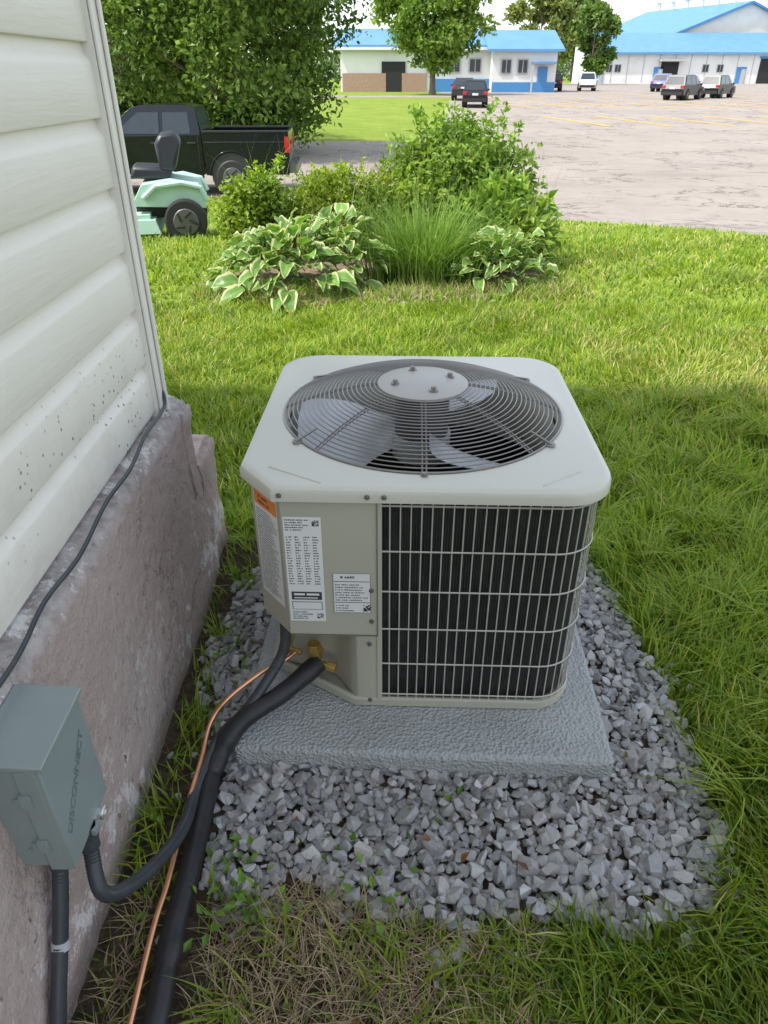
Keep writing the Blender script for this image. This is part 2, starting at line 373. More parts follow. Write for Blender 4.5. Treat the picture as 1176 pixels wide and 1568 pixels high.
mb=MB(); mb.strip(low,ZB+.02,.33,0,True); mb.add([(-.37,-.1,.332),(-.37,-.29,.332),(-.30,-.38,.332),(-.1,-.38,.332),(-.1,-.1,.332)],[(0,1,2,3,4)],1)
mb.build('valve_recess_panel',[mpaint,mblack],unit,0,50,fixn=False)
mb=MB(); mb.box((-.200,-.3966,.3165),(.206,.004,.003)); mb.box((-.0985,-.3975,.50),(.0025,.003,.37)); mb.build('panel_seams',paint('seam_dark',(.16,.155,.13),.6),unit)
mb=MB()
def scr(p,nv,r=.0055):
    p=Vector(p);nv=Vector(nv); mb.cyl(p,p+nv*.002,r*1.25,n=12); mb.cyl(p+nv*.002,p+nv*.006,r*.8,n=6,sm=False)
for x,z_ in ((-.118,.703),(-.083,.703),(-.112,.45),(-.112,.36),(-.118,.29),(-.118,.105),(-.30,.704)): scr((x,-.4135 if z_>.7 else -.397,z_),(0,-1,0),.0045)
for x,y in ((.36,-.36),): scr((x*1.005,y,.703),Vector((1,-1,0)).normalized(),.0045)
for a in (35,145,215,325,270): scr((.352*math.cos(R(a)),.352*math.sin(R(a)),ZL+.003),(0,0,1),.007)
mb.build('screws',mscrew,unit)
# fan guard
def dz(r): return .722+.075*(1-(r/.35)**2.3)
mb=MB(); nr=21
for i in range(nr):
    r=.120+(.345-.120)*i/(nr-1)
    mb.tube([(r*math.cos(2*math.pi*j/72),r*math.sin(2*math.pi*j/72),dz(r)) for j in range(72)],.0016 if i<nr-1 else .0028,5,closed=True)
for j in range(8):
    a=2*math.pi*j/8+math.pi/2
    for off in (-.0045,.0045):
        pts=[]
        for q in range(9):
            r=.09+(.352-.09)*q/8
            pts.append((r*math.cos(a)-off*math.sin(a),r*math.sin(a)+off*math.cos(a),dz(min(r,.35))-.0035))
        mb.tube(pts,.0021,5)
for a in (35,145,215,325): 
    c0=Vector((.352*math.cos(R(a)),.352*math.sin(R(a)),ZL+.0035)); mb.cyl(c0,c0+Vector((0,0,.003)),.012,n=12)
    mb.tube([c0+Vector((0,0,.004)),Vector((.30*math.cos(R(a)),.30*math.sin(R(a)),dz(.30)))],.003,5)
mb.build('fan_guard',mgrill,unit,fixn=False)
mb=MB(); N=48
def cr(r,z): return [(r*math.cos(2*math.pi*i/N),r*math.sin(2*math.pi*i/N),z) for i in range(N)]
mb.rings([cr(.112,dz(.11)-.004),cr(.112,dz(.11)+.001),cr(.107,dz(.11)+.003),cr(.075,dz(.1)+.004),cr(.06,dz(.1)+.0075),cr(.005,dz(.1)+.008)],0,True,cap0=True,cap1=True)
mb.build('guard_centre_plate',paint('centre_plate',(.42,.40,.365),.4,var=.04),unit)
mb=MB()
for a in (20,110,200,290):
    p=Vector((.072*math.cos(R(a)),.072*math.sin(R(a)),dz(.1)+.004)); mb.cyl(p,p+Vector((0,0,.004)),.011,n=14); mb.cyl(p+Vector((0,0,.004)),p+Vector((0,0,.012)),.006,n=6,sm=False)
mb.build('motor_bolts',mscrew,unit)
mb=MB(); mb.cyl((0,0,.60),(0,0,.775),.068,n=32); mb.cyl((0,0,.575),(0,0,.60),.05,.03,n=24)
mb.build('fan_motor',paint('motor_dark',(.08,.08,.085),.45,.3),unit)
mb=MB()
for b in range(3):
    a0=b*120+300; V=[];nr_,na=8,10
    for i in range(nr_+1):
        r=.05+.265*i/nr_; half=14+18*math.sin(math.pi*min(1,i/nr_*.8))
        for j in range(na+1):
            f=j/na; a=R(a0-half+2*half*f+i*1.5); V.append((r*math.cos(a),r*math.sin(a),.655-.055*(f-.5)*(.6+.6*i/nr_)*1.8+.014*math.sin(math.pi*f)))
    mb.add(V,[(i*(na+1)+j,i*(na+1)+j+1,(i+1)*(na+1)+j+1,(i+1)*(na+1)+j) for i in range(nr_) for j in range(na)],0,True)
mb.cyl((0,0,.60),(0,0,.66),.075,n=24)
mb.build('fan_blades',malu,unit,fixn=False)
# labels
mwhite=paint('label_white',(.78,.78,.76),.45,var=.03); mink=paint('label_ink',(.05,.05,.055),.6); morg=paint('label_orange',(.80,.24,.03),.45)
def label(name,o,ux,w,h,mode):
    o=Vector(o);ux=Vector(ux).normalized();uz=Vector((0,0,1));nn=ux.cross(uz); mb=MB(); rr=random.Random(len(name)+mode)
    def rect(x0,y0,x1,y1,d,mi):
        p=[o+ux*x0+uz*y0,o+ux*x1+uz*y0,o+ux*x1+uz*y1,o+ux*x0+uz*y1]; mb.add([q+nn*d for q in p],[(0,1,2,3)],mi)
    rect(0,0,w,h,.0010,0)
    def text(x0,y0,x1,y1,lh,fill=.85,sz=.5):
        y=y1-lh
        while y>y0:
            x=x0; xe=x0+(x1-x0)*rr.uniform(fill-.25,fill+.14)
            while x<xe:
                wl=rr.uniform(.25,.6)*lh; rect(x,y,min(x+wl,xe),y+lh*sz*rr.uniform(.7,1),.0016,1); x+=wl+lh*(.16 if rr.random()<.8 else .5)
            y-=lh
    def qr(x,y,s,nq=9):
        for i in range(nq):
            for j in range(nq):
                if rr.random()<.5 or (i<3 and j<3): rect(x+i*s/nq,y+j*s/nq,x+(i+1)*s/nq,y+(j+1)*s/nq,.0016,1)
    if mode==0:
        qr(w*.76,h*.92,w*.18); text(w*.05,h*.86,w*.72,h*.99,h*.022)
        for q in range(4): text(w*(.05+.235*q),h*.36,w*(.23+.235*q),h*.84,h*.0245,.75,.45)
        rect(w*.08,h*.22,w*.92,h*.30,.0014,1); rect(w*.15,h*.265,w*.45,h*.285,.0019,0); rect(w*.5,h*.265,w*.85,h*.285,.0019,0); rect(w*.15,h*.235,w*.8,h*.245,.0019,0)
        rect(w*.08,h*.12,w*.92,h*.20,.0014,1); rect(w*.1,h*.125,w*.9,h*.195,.0017,0)
        text(w*.12,h*.13,w*.88,h*.195,h*.02); qr(w*.76,h*.03,w*.18); text(w*.08,h*.02,w*.7,h*.11,h*.022)
    elif mode==1:
        rect(w*.03,h*.86,w*.97,h*.985,.0014,2); text(w*.2,h*.87,w*.9,h*.975,h*.045,.8,.6)
        text(w*.06,h*.03,w*.94,h*.84,h*.021,.9,.42)
    else:
        text(w*.2,h*.82,w*.85,h*.97,h*.09,.8,.6); rect(w*.02,h*.79,w*.98,h*.805,.0014,1)
        text(w*.05,h*.30,w*.95,h*.77,h*.065,.9,.42); rect(w*.02,h*.26,w*.98,h*.275,.0014,1); text(w*.05,h*.03,w*.65,h*.24,h*.065,.8,.42); qr(w*.80,h*.04,h*.17,7)
        for (x0,y0,x1,y1) in ((0,0,w,.0008),(0,h-.0008,w,h),(0,0,.0008,h),(w-.0008,0,w,h)): rect(x0,y0,x1,y1,.0014,1)
    mb.build(name,[mwhite,mink,morg],unit,fixn=False)
label('rating_label',(-.300,-.3968,.358),(1,0,0),.082,.285,0)
label('notice_label',(-.198,-.3968,.385),(1,0,0),.084,.112,2)
cd=Vector((.080,-.0945,0)).normalized()
label('warning_label',Vector((-.383,-.302,.385))+cd*.012,cd,.098,.285,1)
mb=MB()
for (x,y,z_,s) in ((-.262,-.335,.17,1.1),(-.33,-.32,.205,.7)):
    mb.cyl((x,y+.05,z_),(x,y-.012,z_),.016*s,n=16); mb.cyl((x,y+.005,z_),(x,y+.005,z_+.03*s),.012*s,n=16); mb.cyl((x,y+.005,z_+.03*s),(x,y+.005,z_+.052*s),.016*s,n=6,sm=False)
    mb.cyl((x,y,z_),(x+.035*s,y-.01,z_-.005),.009*s,n=12); mb.cyl((x+.03*s,y-.008,z_-.004),(x+.05*s,y-.014,z_-.006),.012*s,n=6,sm=False)
mb.build('service_valves',mbrass,unit,.0008)
# ------------------------------------------------------------ lines & conduits
mfoam=paint('foam_black',(.020,.020,.021),.5,var=.3,scale=25,bs=.5,bscale=90)
mcond=paint('conduit_black',(.045,.05,.056),.38,var=.2,scale=20)
mcop=paint('copper',(.80,.40,.22),.32,.9,var=.15,scale=25)
P=cat([(-.165,1.335,.172),(-.20,1.30,.160),(-.254,1.25,.145),(-.342,1.185,.120),(-.395,1.12,.062),(-.402,.988,.045),(-.400,.852,.047),(-.402,.731,.05),(-.394,.588,.05),(-.385,.30,.05),(-.38,.0,.05)],14)
rr=[]
for i,p in enumerate(P):
    r=.0225+.0012*noise.noise(p*14)
    for q,(yy,wd) in enumerate(((1.12,.018),(1.31,.02),(.70,.018),(1.16,.01))):
        r+=.0030*math.exp(-((p.y-yy)/wd)**2)*(1 if p.z<.2 else 0)
    r-=.004*math.exp(-((p.y-.665)/.008)**2)+.004*math.exp(-((p.y-1.085)/.007)**2)
    rr.append(r)
mb=MB(); mb.tube(P,rr,20); mb.build('insulated_refrigerant_line',mfoam)
P=cat([(-.225,1.335,.205),(-.25,1.31,.20),(-.304,1.285,.183),(-.377,1.228,.155),(-.416,1.19,.115),(-.424,1.11,.088),(-.432,.966,.075),(-.430,.82,.073),(-.433,.73,.076),(-.428,.57,.078),(-.42,.3,.07),(-.41,0,.07)],10)
mb=MB(); mb.tube(P,.0056,12); mb.build('copper_line',mcop)
def corr(name,pts,r,pitch=.006):
    P=resample(cat(pts,16),pitch/2); mb=MB(); mb.tube(P,[r*(1.0 if i%2 else .93) for i in range(len(P))],16); return mb
mb=corr('c',[(-.500,.735,.36),(-.497,.725,.32),(-.478,.69,.255),(-.450,.735,.205),(-.425,.83,.15),(-.418,.93,.10),(-.425,1.05,.065),(-.395,1.16,.09),(-.33,1.215,.135),(-.268,1.285,.20),(-.243,1.31,.25),(-.238,1.325,.32)],.0135)
mb.cyl((-.500,.735,.345),(-.500,.735,.375),.019,n=8,sm=False); mb.cyl((-.498,.729,.325),(-.4995,.733,.348),.0165,n=16)
mb.build('flexible_conduit',mcond)
mb=corr('c',[(-.540,.712,.37),(-.540,.70,.32),(-.541,.65,.23),(-.542,.59,.14),(-.541,.52,.05),(-.54,.40,.0),(-.54,.2,-.02)],.0135)
mb.cyl((-.540,.712,.345),(-.540,.712,.375),.019,n=8,sm=False); mb.cyl((-.54,.70,.318),(-.54,.709,.348),.0165,n=16)
b0=len(mb.m); mb.cyl((-.5412,.638,.208),(-.5415,.631,.194),.0155,n=16,mi=1)
mb.build('flexible_conduit',[mcond,paint('tape_ring',(.45,.45,.45),.5)])
mb=MB(); mb.tube(cat([(-.612,1.85,.70),(-.600,1.80,.668),(-.598,1.62,.671),(-.590,1.46,.660),(-.592,1.3,.664),(-.586,1.12,.652),(-.590,.97,.660),(-.584,.83,.650),(-.59,.6,.656),(-.592,.1,.655),(-.592,-.8,.66)],10),.0046,8)
mb.build('wall_cable',mcond)
# disconnect box
box=empty('electrical_disconnect_box',(-.49,.735,.49))
mg=paint('box_paint',(.27,.315,.305),.36,.1,var=.06,scale=8,bs=.05)
mb=MB(); mb.box((-.045,0,0),(.082,.140,.236)); mb.build('body',mg,box,.003)
mb=MB(); mb.box((-.002,.0,-.004),(.010,.150,.232)); mb.box((-.02,-.0735,-.004),(.032,.004,.232)); mb.box((-.02,.0735,-.004),(.032,.004,.232)); mb.build('cover',mg,box,.002)
mb=MB(); mb.box((-.042,0,.123),(.105,.158,.010),rot=Matrix.Rotation(R(4),3,'Y')); mb.build('rain_lid',mg,box,.002)
mb=MB()
for zz in (.05,-.055): mb.box((-.03,-.0775,zz),(.016,.005,.03)); mb.box((-.046,-.0715,zz-.01),(.012,.004,.02))
mb.cyl((-.05,-.0702,-.085),(-.05,-.0715,-.085),.016,n=24); mb.cyl((-.05,-.0702,-.085),(-.05,-.0722,-.085),.0105,n=24)
mb.box((.006,0,-.122),(.012,.02,.014)); mb.build('latches',mg,box,.0008)
mb=MB(); mb.tube([(.008+.002*math.sin(a),.035+.010*math.cos(a),-.128+.010*math.sin(a)) for a in [2*math.pi*i/20 for i in range(20)]],.0035,8,closed=True)
mb.box((.004,.02,-.118),(.006,.022,.012)); mb.build('padlock_ring',paint('zinc',(.60,.60,.58),.35,.7),box)
tx=bpy.data.curves.new('embossed_text','FONT'); tx.body='DISCONNECT'; tx.size=.024; tx.extrude=.0008; tx.align_x='CENTER'; tx.shear=.3
to=link(bpy.data.objects.new('embossed_text',tx),box); to.location=(.0038,.0,-.005)
to.rotation_euler=Matrix(((0,0,1),(.72,-.69,0),(.69,.72,0))).to_euler(); tx.materials.append(paint('emboss',(.17,.21,.21),.4))
# ------------------------------------------------------------ gravel
GP=np.array([(-.44,1.9),(-.50,1.72),(-.49,1.5),(-.43,1.3),(-.37,1.12),(-.385,.9),(-.30,.80),(-.15,.845),(-.04,.80),(.145,.755),(.33,.79),(.52,.735),(.65,.79),(.745,.93),(.775,1.1),(.745,1.3),(.765,1.55),(.74,1.8),(.70,2.05),(.5,2.2),(-.2,2.2)])
def inpoly(X,Y,P):
    ins=np.zeros(len(X),bool); j=len(P)-1
    for i in range(len(P)):
        xi,yi=P[i];xj,yj=P[j]
        c=((yi>Y)!=(yj>Y))&(X<(xj-xi)*(Y-yi)/(yj-yi+1e-12)+xi); ins^=c; j=i
    return ins
def wob(X,Y,f=1.,ph=0.):
    return (np.sin(X*f*2.1+Y*f*1.3+ph)+np.sin(X*f*-1.7+Y*f*3.1+1.3+ph)+np.sin(X*f*4.3-Y*f*2.9+2.1*ph)+np.sin(X*f*7.7+Y*f*6.1+.7+ph)*.6)/3.6
variants=[]
for i in range(16):
    bm=bmesh.new(); rr_=random.Random(i)
    for q in range(13):
        v=Vector((rr_.gauss(0,1),rr_.gauss(0,1),rr_.gauss(0,1))).normalized()
        m=max(abs(v.x),abs(v.y),abs(v.z)); v=v*(.6+.4/m)*rr_.uniform(.8,1.05); bm.verts.new((v.x*1.15,v.y*.85,v.z*.62))
    r=bmesh.ops.convex_hull(bm,input=bm.verts[:])
    bmesh.ops.delete(bm,geom=[v for v in bm.verts if not v.link_faces],context='VERTS')
    bm.verts.index_update(); variants.append((np.array([v.co[:] for v in bm.verts]),np.array([[v.index for v in f.verts] for f in bm.faces if len(f.verts)==3]))); bm.free()
def stones(name,X,Y,Z,S,mat,C,parent=None):
    V=[];F=[];CC=[];off=0
    for i in range(len(X)):
        v,f=variants[rng.integers(16)]
        a,b,c=rng.uniform(0,6.28),rng.normal(0,.45),rng.normal(0,.45)
        M=np.array((Matrix.Rotation(a,3,'Z')@Matrix.Rotation(b,3,'X')@Matrix.Rotation(c,3,'Y')))
        vv=(v*S[i])@M.T+np.array([X[i],Y[i],Z[i]]); V.append(vv);F.append(f+off);off+=len(v);CC.append(np.repeat(C[i][None],len(v),0))
    return np_mesh(name,np.concatenate(V),np.concatenate(F),mat,np.concatenate(CC),parent)
k=NT('crushed_stone'); a=k.n('ShaderNodeAttribute',{'attribute_name':'Col'}).outputs['Color']
c=k.mix(k.ramp(k.noise(110,5,.7),[(.35,.0),(.7,.5)]),a,(.52,.505,.485)); c=k.mix(k.ramp(k.noise(60,4),[(.55,0),(.75,.35)]),c,(.22,.19,.165))
k.base(c,.85,0,.25); k.bump(k.noise(300,4),.5,.003); mst=k.m
def grid_pts(st):
    xs=np.arange(-.56,.84,st);ys=np.arange(.68,2.25,st); X,Y=np.meshgrid(xs,ys); X=X.ravel()+rng.uniform(-.45,.45,X.size)*st;Y=Y.ravel()+rng.uniform(-.45,.45,Y.size)*st
    sh=.03*wob(X,Y,9.); m=inpoly(X+sh,Y-sh,GP); return X[m],Y[m]
X1,Y1=grid_pts(.0185); X2,Y2=grid_pts(.025)
X=np.concatenate([X1,X2]);Y=np.concatenate([Y1,Y2]);Z=np.concatenate([rng.uniform(.006,.014,len(X1)),rng.uniform(.018,.030,len(X2))])
pm=(abs(X-.112)<.43)&(abs(Y-1.585)<.44); X,Y,Z=X[~pm],Y[~pm],Z[~pm]
ns=420; ang=rng.integers(0,len(GP),ns); tt=rng.random(ns)[:,None]
Q=GP[ang]*(1-tt)+GP[(ang+1)%len(GP)]*tt+rng.normal(0,.045,(ns,2)); Q=Q[(Q[:,0]>-.53)]
X=np.append(X,Q[:,0]);Y=np.append(Y,Q[:,1]);Z=np.append(Z,np.full(len(Q),.008))
S=np.clip(rng.lognormal(math.log(.0133),.32,len(X)),.007,.026)
gv=np.clip(rng.normal(.36,.09,len(X)),.15,.62); wm_=rng.normal(.01,.025,len(X)); C=np.stack([gv*(1.0+wm_),gv*.985,gv*(.975-wm_)],1)
stones('gravel',X,Y,Z,S,mst,C)
k=NT('dark_soil'); k.base(k.ramp(k.noise(45,6,.7),[(.3,(.04,.032,.02)),(.55,(.12,.09,.06)),(.8,(.25,.20,.14))]),.95,0,.1); k.bump(k.noise(60,6,.7),1.,.02); msoil=k.m
def flat(name,P,z,mat,res=.02,amp=.006):
    xs=np.arange(P[:,0].min(),P[:,0].max()+res,res);ys=np.arange(P[:,1].min(),P[:,1].max()+res,res)
    Xg,Yg=np.meshgrid(xs,ys); Zg=np.array([z+float(g(y))+amp*abs(noise.noise(Vector((x*14,y*14,0))))+amp*.6*abs(noise.noise(Vector((x*40,y*40,3)))) for x,y in zip(Xg.ravel(),Yg.ravel())])
    nx=len(xs); i=(np.arange(len(ys)-1)[:,None]*nx+np.arange(nx-1)[None,:]).ravel(); F=np.stack([i,i+1,i+nx+1,i+nx],1)
    cx=Xg.ravel()[F].mean(1);cy=Yg.ravel()[F].mean(1); F=F[inpoly(cx,cy,P)]
    return np_mesh(name,np.stack([Xg.ravel(),Yg.ravel(),Zg],1),F,mat,smooth=True)
SPOLY=np.array([(-.60,2.12),(-.60,.1),(.02,.1),(.14,.45),(.12,.62),(.10,.72),(.33,.80),(.52,.76),(.64,.81),(.73,.93),(.75,1.1),(.72,1.3),(.74,1.55),(.72,1.8),(.68,2.05),(.5,2.18),(-.2,2.18)])
flat('bare_soil',SPOLY,.004,msoil)
# ------------------------------------------------------------ grass
def blades(P,h,w,az,lean,cols,segs=2,curl=1.6):
    n=len(P); d=np.stack([np.cos(az),np.sin(az),np.zeros(n)],1); a2=az+math.pi/2+rng.normal(0,.6,n)
    s_=np.stack([np.cos(a2),np.sin(a2),np.zeros(n)],1); V=[];C=[]
    for q in range(segs+1):
        s=q/segs; c=P+d*(h*lean*s**curl)[:,None]; c[:,2]+=h*s*(1-.38*np.clip(lean,0,1.3)*s)
        wd=w*(1-s**1.8)*.5*(0.75+.5*math.sin(math.pi*min(1,s+.3)))
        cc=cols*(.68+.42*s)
        if q<segs: V+= [c-s_*wd[:,None],c+s_*wd[:,None]]; C+=[cc,cc]
        else: V.append(c); C.append(cc)
    m=2*segs+1; V=np.stack(V,1).reshape(-1,3); C=np.stack(C,1).reshape(-1,3); F=[]
    b=np.arange(n)*m
    for q in range(segs-1):
        F+=[np.stack([b+2*q,b+2*q+1,b+2*q+3],1),np.stack([b+2*q,b+2*q+3,b+2*q+2],1)]
    q=segs-1; F.append(np.stack([b+2*q,b+2*q+1,b+2*q+2],1))
    return V,np.concatenate(F),C
class Acc:
    def __init__(s): s.V=[];s.F=[];s.C=[];s.o=0
    def add(s,vfc):
        v,f,c=vfc; s.V.append(v);s.F.append(f+s.o);s.C.append(c);s.o+=len(v)
    def build(s,name,mat,parent=None,smooth=False): return np_mesh(name,np.concatenate(s.V),np.concatenate(s.F),mat,np.concatenate(s.C),parent,smooth)
mgrass=leafmat('grass_blades',.38,.42,1.0)
BED=np.array([(-1.25,5.9),(-1.0,5.42),(-.5,5.2),(.2,5.38),(.7,5.45),(1.15,5.65),(1.35,6.2),(1.3,7.3),(1.0,8.0),(0,8.2),(-1.2,7.4)])
acc=Acc(); G1=np.array([.22,.36,.035]);G2=np.array([.44,.52,.055]);G3=np.array([.62,.55,.22]);G0=np.array([.12,.25,.03])
def lawn(n,ya,yb,hm,wm,segs,xm=.66,pad=.55):
    Y=ya+(yb-ya)*rng.random(n)**.9; hw=Y*xm+pad; X=rng.uniform(-1,1,n)*hw
    cl=wob(X,Y,5.,.4)
    keep=np.ones(n,bool)
    keep&=~((X<-.535)&(Y<2.17))
    keep&=~((X<-9)) 
    ing=inpoly(X+.03*cl,Y,GP); keep&=~ing
    keep&=~((abs(X-.112)<.47)&(abs(Y-1.585)<.49))
    soil=inpoly(X+.05*cl,Y,np.array([(-.36,.82),(-.36,.3),(.02,.3),(.10,.5),(.07,.66),(.03,.80),(-.12,.84)])); keep&=~(soil&(rng.random(n)<.86))
    strip=(X<-.38)&(Y<2.2); keep&=~(strip&(rng.random(n)<.70))
    keep&=~((X<-.365)&(X>-.45)&(Y<1.15))
    keep&=~inpoly(X,Y,BED)
    lotx=np.interp(Y,eY,eX); keep&=~((Y>4)&(X>lotx-.04)); keep&=~(Y>16.5)
    X,Y,cl=X[keep],Y[keep],cl[keep]; m=len(X)
    pt=wob(X,Y,1.1,2.); lush=np.clip(.5+.5*wob(X,Y,3.2,1.)+.5*(X>.6)*(Y<3),0,1.4)
    h=hm*(.5+.75*rng.random(m))*(.7+.55*lush)*(1+.28*cl)
    h*=np.where((Y<.8)&(X<.35),.6,1.)
    w_=wm*(.6+.8*rng.random(m))
    az=rng.uniform(0,6.28,m)*.6+ (wob(X,Y,2.3,3.)*3.5)
    lean=np.clip(np.abs(rng.normal(.6,.35,m)),.05,1.6)
    r=rng.random(m)[:,None]; c=G1*(1-r)+G2*r
    c=c*(1-.36*np.clip(-pt,0,1)[:,None])*(1+.18*wob(X,Y,6.,5.))[:,None]
    pt2=np.clip(wob(X,Y,.7,.9)+.5*(X>1.2)*(Y<4.6)*(Y>3),0,1)
    yel=(rng.random(m)<(.08+.42*pt2*(Y>2.8))); c=np.where(yel[:,None],G3*(.7+.5*rng.random((m,1))),c)
    dk=rng.random(m)<.16; c=np.where(dk[:,None],G0,c)
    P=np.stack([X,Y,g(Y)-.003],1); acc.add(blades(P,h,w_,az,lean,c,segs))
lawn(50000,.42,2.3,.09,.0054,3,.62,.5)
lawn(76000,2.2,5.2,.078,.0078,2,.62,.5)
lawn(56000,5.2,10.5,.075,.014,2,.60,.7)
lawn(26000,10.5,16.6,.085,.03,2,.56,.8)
nt=220; tx_=rng.uniform(.80,1.95,nt); ty_=rng.uniform(.6,3.4,nt)
P=[];A=[]
for x,y in zip(tx_,ty_):
    q=rng.integers(14,34); P.append(np.stack([x+rng.normal(0,.018,q),y+rng.normal(0,.018,q),np.zeros(q)],1)); A.append(rng.uniform(0,6.28)+rng.normal(0,.7,q))
P=np.concatenate(P);A=np.concatenate(A);m=len(P); r=rng.random(m)[:,None]
acc.add(blades(P,rng.uniform(.12,.24,m),rng.uniform(.004,.008,m),A,rng.uniform(.5,1.3,m),G1*.85*(1-r)+G2*.9*r,4,1.8))
P=[];A=[]
for (x,y) in ((.02,.70),(.10,.66),(.06,.58),(-.28,.62),(-.26,.52),(.2,.70),(.28,.66),(-.2,.74),(.45,.66),(.62,.70),(.72,.76),(.80,.9),(.80,1.15),(.78,1.45),(.79,1.7),(-.45,1.85),(-.48,1.6),(-.50,1.25),(-.50,1.0),(.15,.5),(-.04,.74),(-.01,.66)):
    q=rng.integers(16,34); P.append(np.stack([x+rng.normal(0,.02,q),y+rng.normal(0,.02,q),np.zeros(q)],1)); A.append(rng.uniform(0,6.28)+rng.normal(0,1.4,q))
P=np.concatenate(P);A=np.concatenate(A);m=len(P); r=rng.random(m)[:,None]
acc.add(blades(P,rng.uniform(.05,.12,m),rng.uniform(.004,.007,m),A,rng.uniform(.3,1.2,m),G1*.8*(1-r)+G2*.8*r,4,1.8))
acc.build('lawn_grass',mgrass)
acc=Acc(); m=5600
X=rng.uniform(-.5,.30,m);Y=rng.uniform(.40,.86,m); kp=~inpoly(X,Y,GP); kp&=(rng.random(m)<np.where(X>.1,.4,1)); kp&=~((X<-.33)&(X>-.47)); X,Y=X[kp],Y[kp];m=len(X)
c=np.array([.55,.42,.25])*(rng.random((m,1))*.8+.35)
acc.add(blades(np.stack([X,Y,rng.uniform(.006,.02,m)],1),rng.uniform(.02,.06,m),rng.uniform(.0014,.0030,m),rng.uniform(0,6.28,m),rng.uniform(2.2,3.2,m)*.5,c,2,1.1))
acc.build('dry_thatch',leafmat('straw',.1,.8))
# ------------------------------------------------------------ leaves
def leafcloud(P,size,cols,out,asp=.42,up=.35,fold=.12):
    n=len(P); d=rng.normal(0,1,(n,3))+out*.5; d/=np.linalg.norm(d,axis=1)[:,None]
    nn=rng.normal(0,.7,(n,3))+out*.6+np.array([0,0,up]); nn-=d*(nn*d).sum(1)[:,None]; nn/=np.linalg.norm(nn,axis=1)[:,None]+1e-9
    s_=np.cross(nn,d); L=size[:,None]
    V=np.stack([P,P+d*L*.42+s_*L*asp*.5+nn*L*fold,P+d*L,P+d*L*.42-s_*L*asp*.5+nn*L*fold],1).reshape(-1,3)
    b=np.arange(n)*4; F=np.concatenate([np.stack([b,b+1,b+2],1),np.stack([b,b+2,b+3],1)])
    tone=rng.uniform(.85,1.15,(n,1,1)); C=(cols[:,None,:]*tone*np.array([.8,1,1.12,1])[None,:,None]).reshape(-1,3)
    return V,F,C
mleaf=leafmat('foliage',.33,.42,1.0); mbark=paint('bark',(.15,.12,.09),.9,var=.35,scale=18,bs=.8,bscale=40)
def foliage(lobes,n,leaf,ca,cb,shell=.45,clump=.0,seed=0):
    vol=np.array([l[3]*l[4]*l[5] for l in lobes])**.75; pk=rng.choice(len(lobes),n,p=vol/vol.sum()); L=np.array(lobes)[pk]
    d=rng.normal(0,1,(n,3)); d[:,2]+=.25*np.abs(d[:,2]); d/=np.linalg.norm(d,axis=1)[:,None]; r=rng.random(n)**shell
    wv=1+.20*np.sin(d[:,0]*7+pk)*np.sin(d[:,1]*6+pk*2)+.16*np.sin(d[:,2]*9+pk)
    P=L[:,:3]+d*L[:,3:6]*(r*wv)[:,None]
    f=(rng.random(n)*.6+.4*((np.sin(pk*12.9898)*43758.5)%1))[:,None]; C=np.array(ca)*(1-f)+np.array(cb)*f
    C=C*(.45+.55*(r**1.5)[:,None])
    return P,C,d
def shrub(name,x,y,rx,ry,zt,n,leaf,ca,cb,nl=9,asp=.5,spiky=0):
    z0=float(g(y)); p=empty(name,(x,y,z0)); H=zt-z0; lobes=[]
    for i in range(nl):
        a=rng.uniform(0,6.28); rr_=rng.uniform(.15,.72); hz=H*rng.uniform(.30,.78)*(1-.30*rr_*rr_)
        s=rng.uniform(.34,.5); lobes.append((math.cos(a)*rx*rr_,math.sin(a)*ry*rr_,hz*.9,rx*s,ry*s,H*s*.62))
    lobes.append((0,0,H*.42,rx*.72,ry*.72,H*.44))
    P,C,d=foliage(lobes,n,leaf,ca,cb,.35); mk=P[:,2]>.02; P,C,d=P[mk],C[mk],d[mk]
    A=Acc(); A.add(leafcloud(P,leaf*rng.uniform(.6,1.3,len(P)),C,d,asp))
    for i in range(spiky):
        a=rng.uniform(0,6.28); rr_=rng.uniform(0,.62); b0=Vector((math.cos(a)*rx*rr_,math.sin(a)*ry*rr_,H*rng.uniform(.68,.88))); d0=Vector((math.cos(a)*.4,math.sin(a)*.4,1)).normalized(); L=H*rng.uniform(.10,.22)
        q=26; tt=rng.random(q)[:,None]; PP=np.array(b0)+np.array(d0)*tt*L+rng.normal(0,.014,(q,3)); f=rng.random((q,1))
        A.add(leafcloud(PP,leaf*rng.uniform(.6,1.1,q),np.array(ca)*(1-f)*1.1+np.array(cb)*f*1.2,np.tile(np.array(d0),(q,1)),asp))
    A.build('foliage',mleaf,p)
    mb=MB()
    for i in range(9):
        l=lobes[i%len(lobes)]; mb.tube(cat([(rng.normal(0,.05),rng.normal(0,.05),-.02),(l[0]*.4,l[1]*.4,l[2]*.5),(l[0],l[1],l[2])],4),[.014-.0011*q for q in range(9)],5)
    mb.build('stems',mbark,p)
    return p
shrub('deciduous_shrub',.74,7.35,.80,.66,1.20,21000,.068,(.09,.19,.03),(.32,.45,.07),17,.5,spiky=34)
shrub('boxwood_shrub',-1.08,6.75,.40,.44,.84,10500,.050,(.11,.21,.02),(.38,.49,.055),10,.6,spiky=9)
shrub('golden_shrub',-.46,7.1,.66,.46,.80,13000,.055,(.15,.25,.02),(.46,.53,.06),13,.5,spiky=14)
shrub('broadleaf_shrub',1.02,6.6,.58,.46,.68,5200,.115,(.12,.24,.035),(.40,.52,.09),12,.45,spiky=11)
shrub('golden_shrub',.28,6.9,.54,.4,.78,7500,.06,(.12,.23,.025),(.40,.50,.08),9,.5,spiky=8)
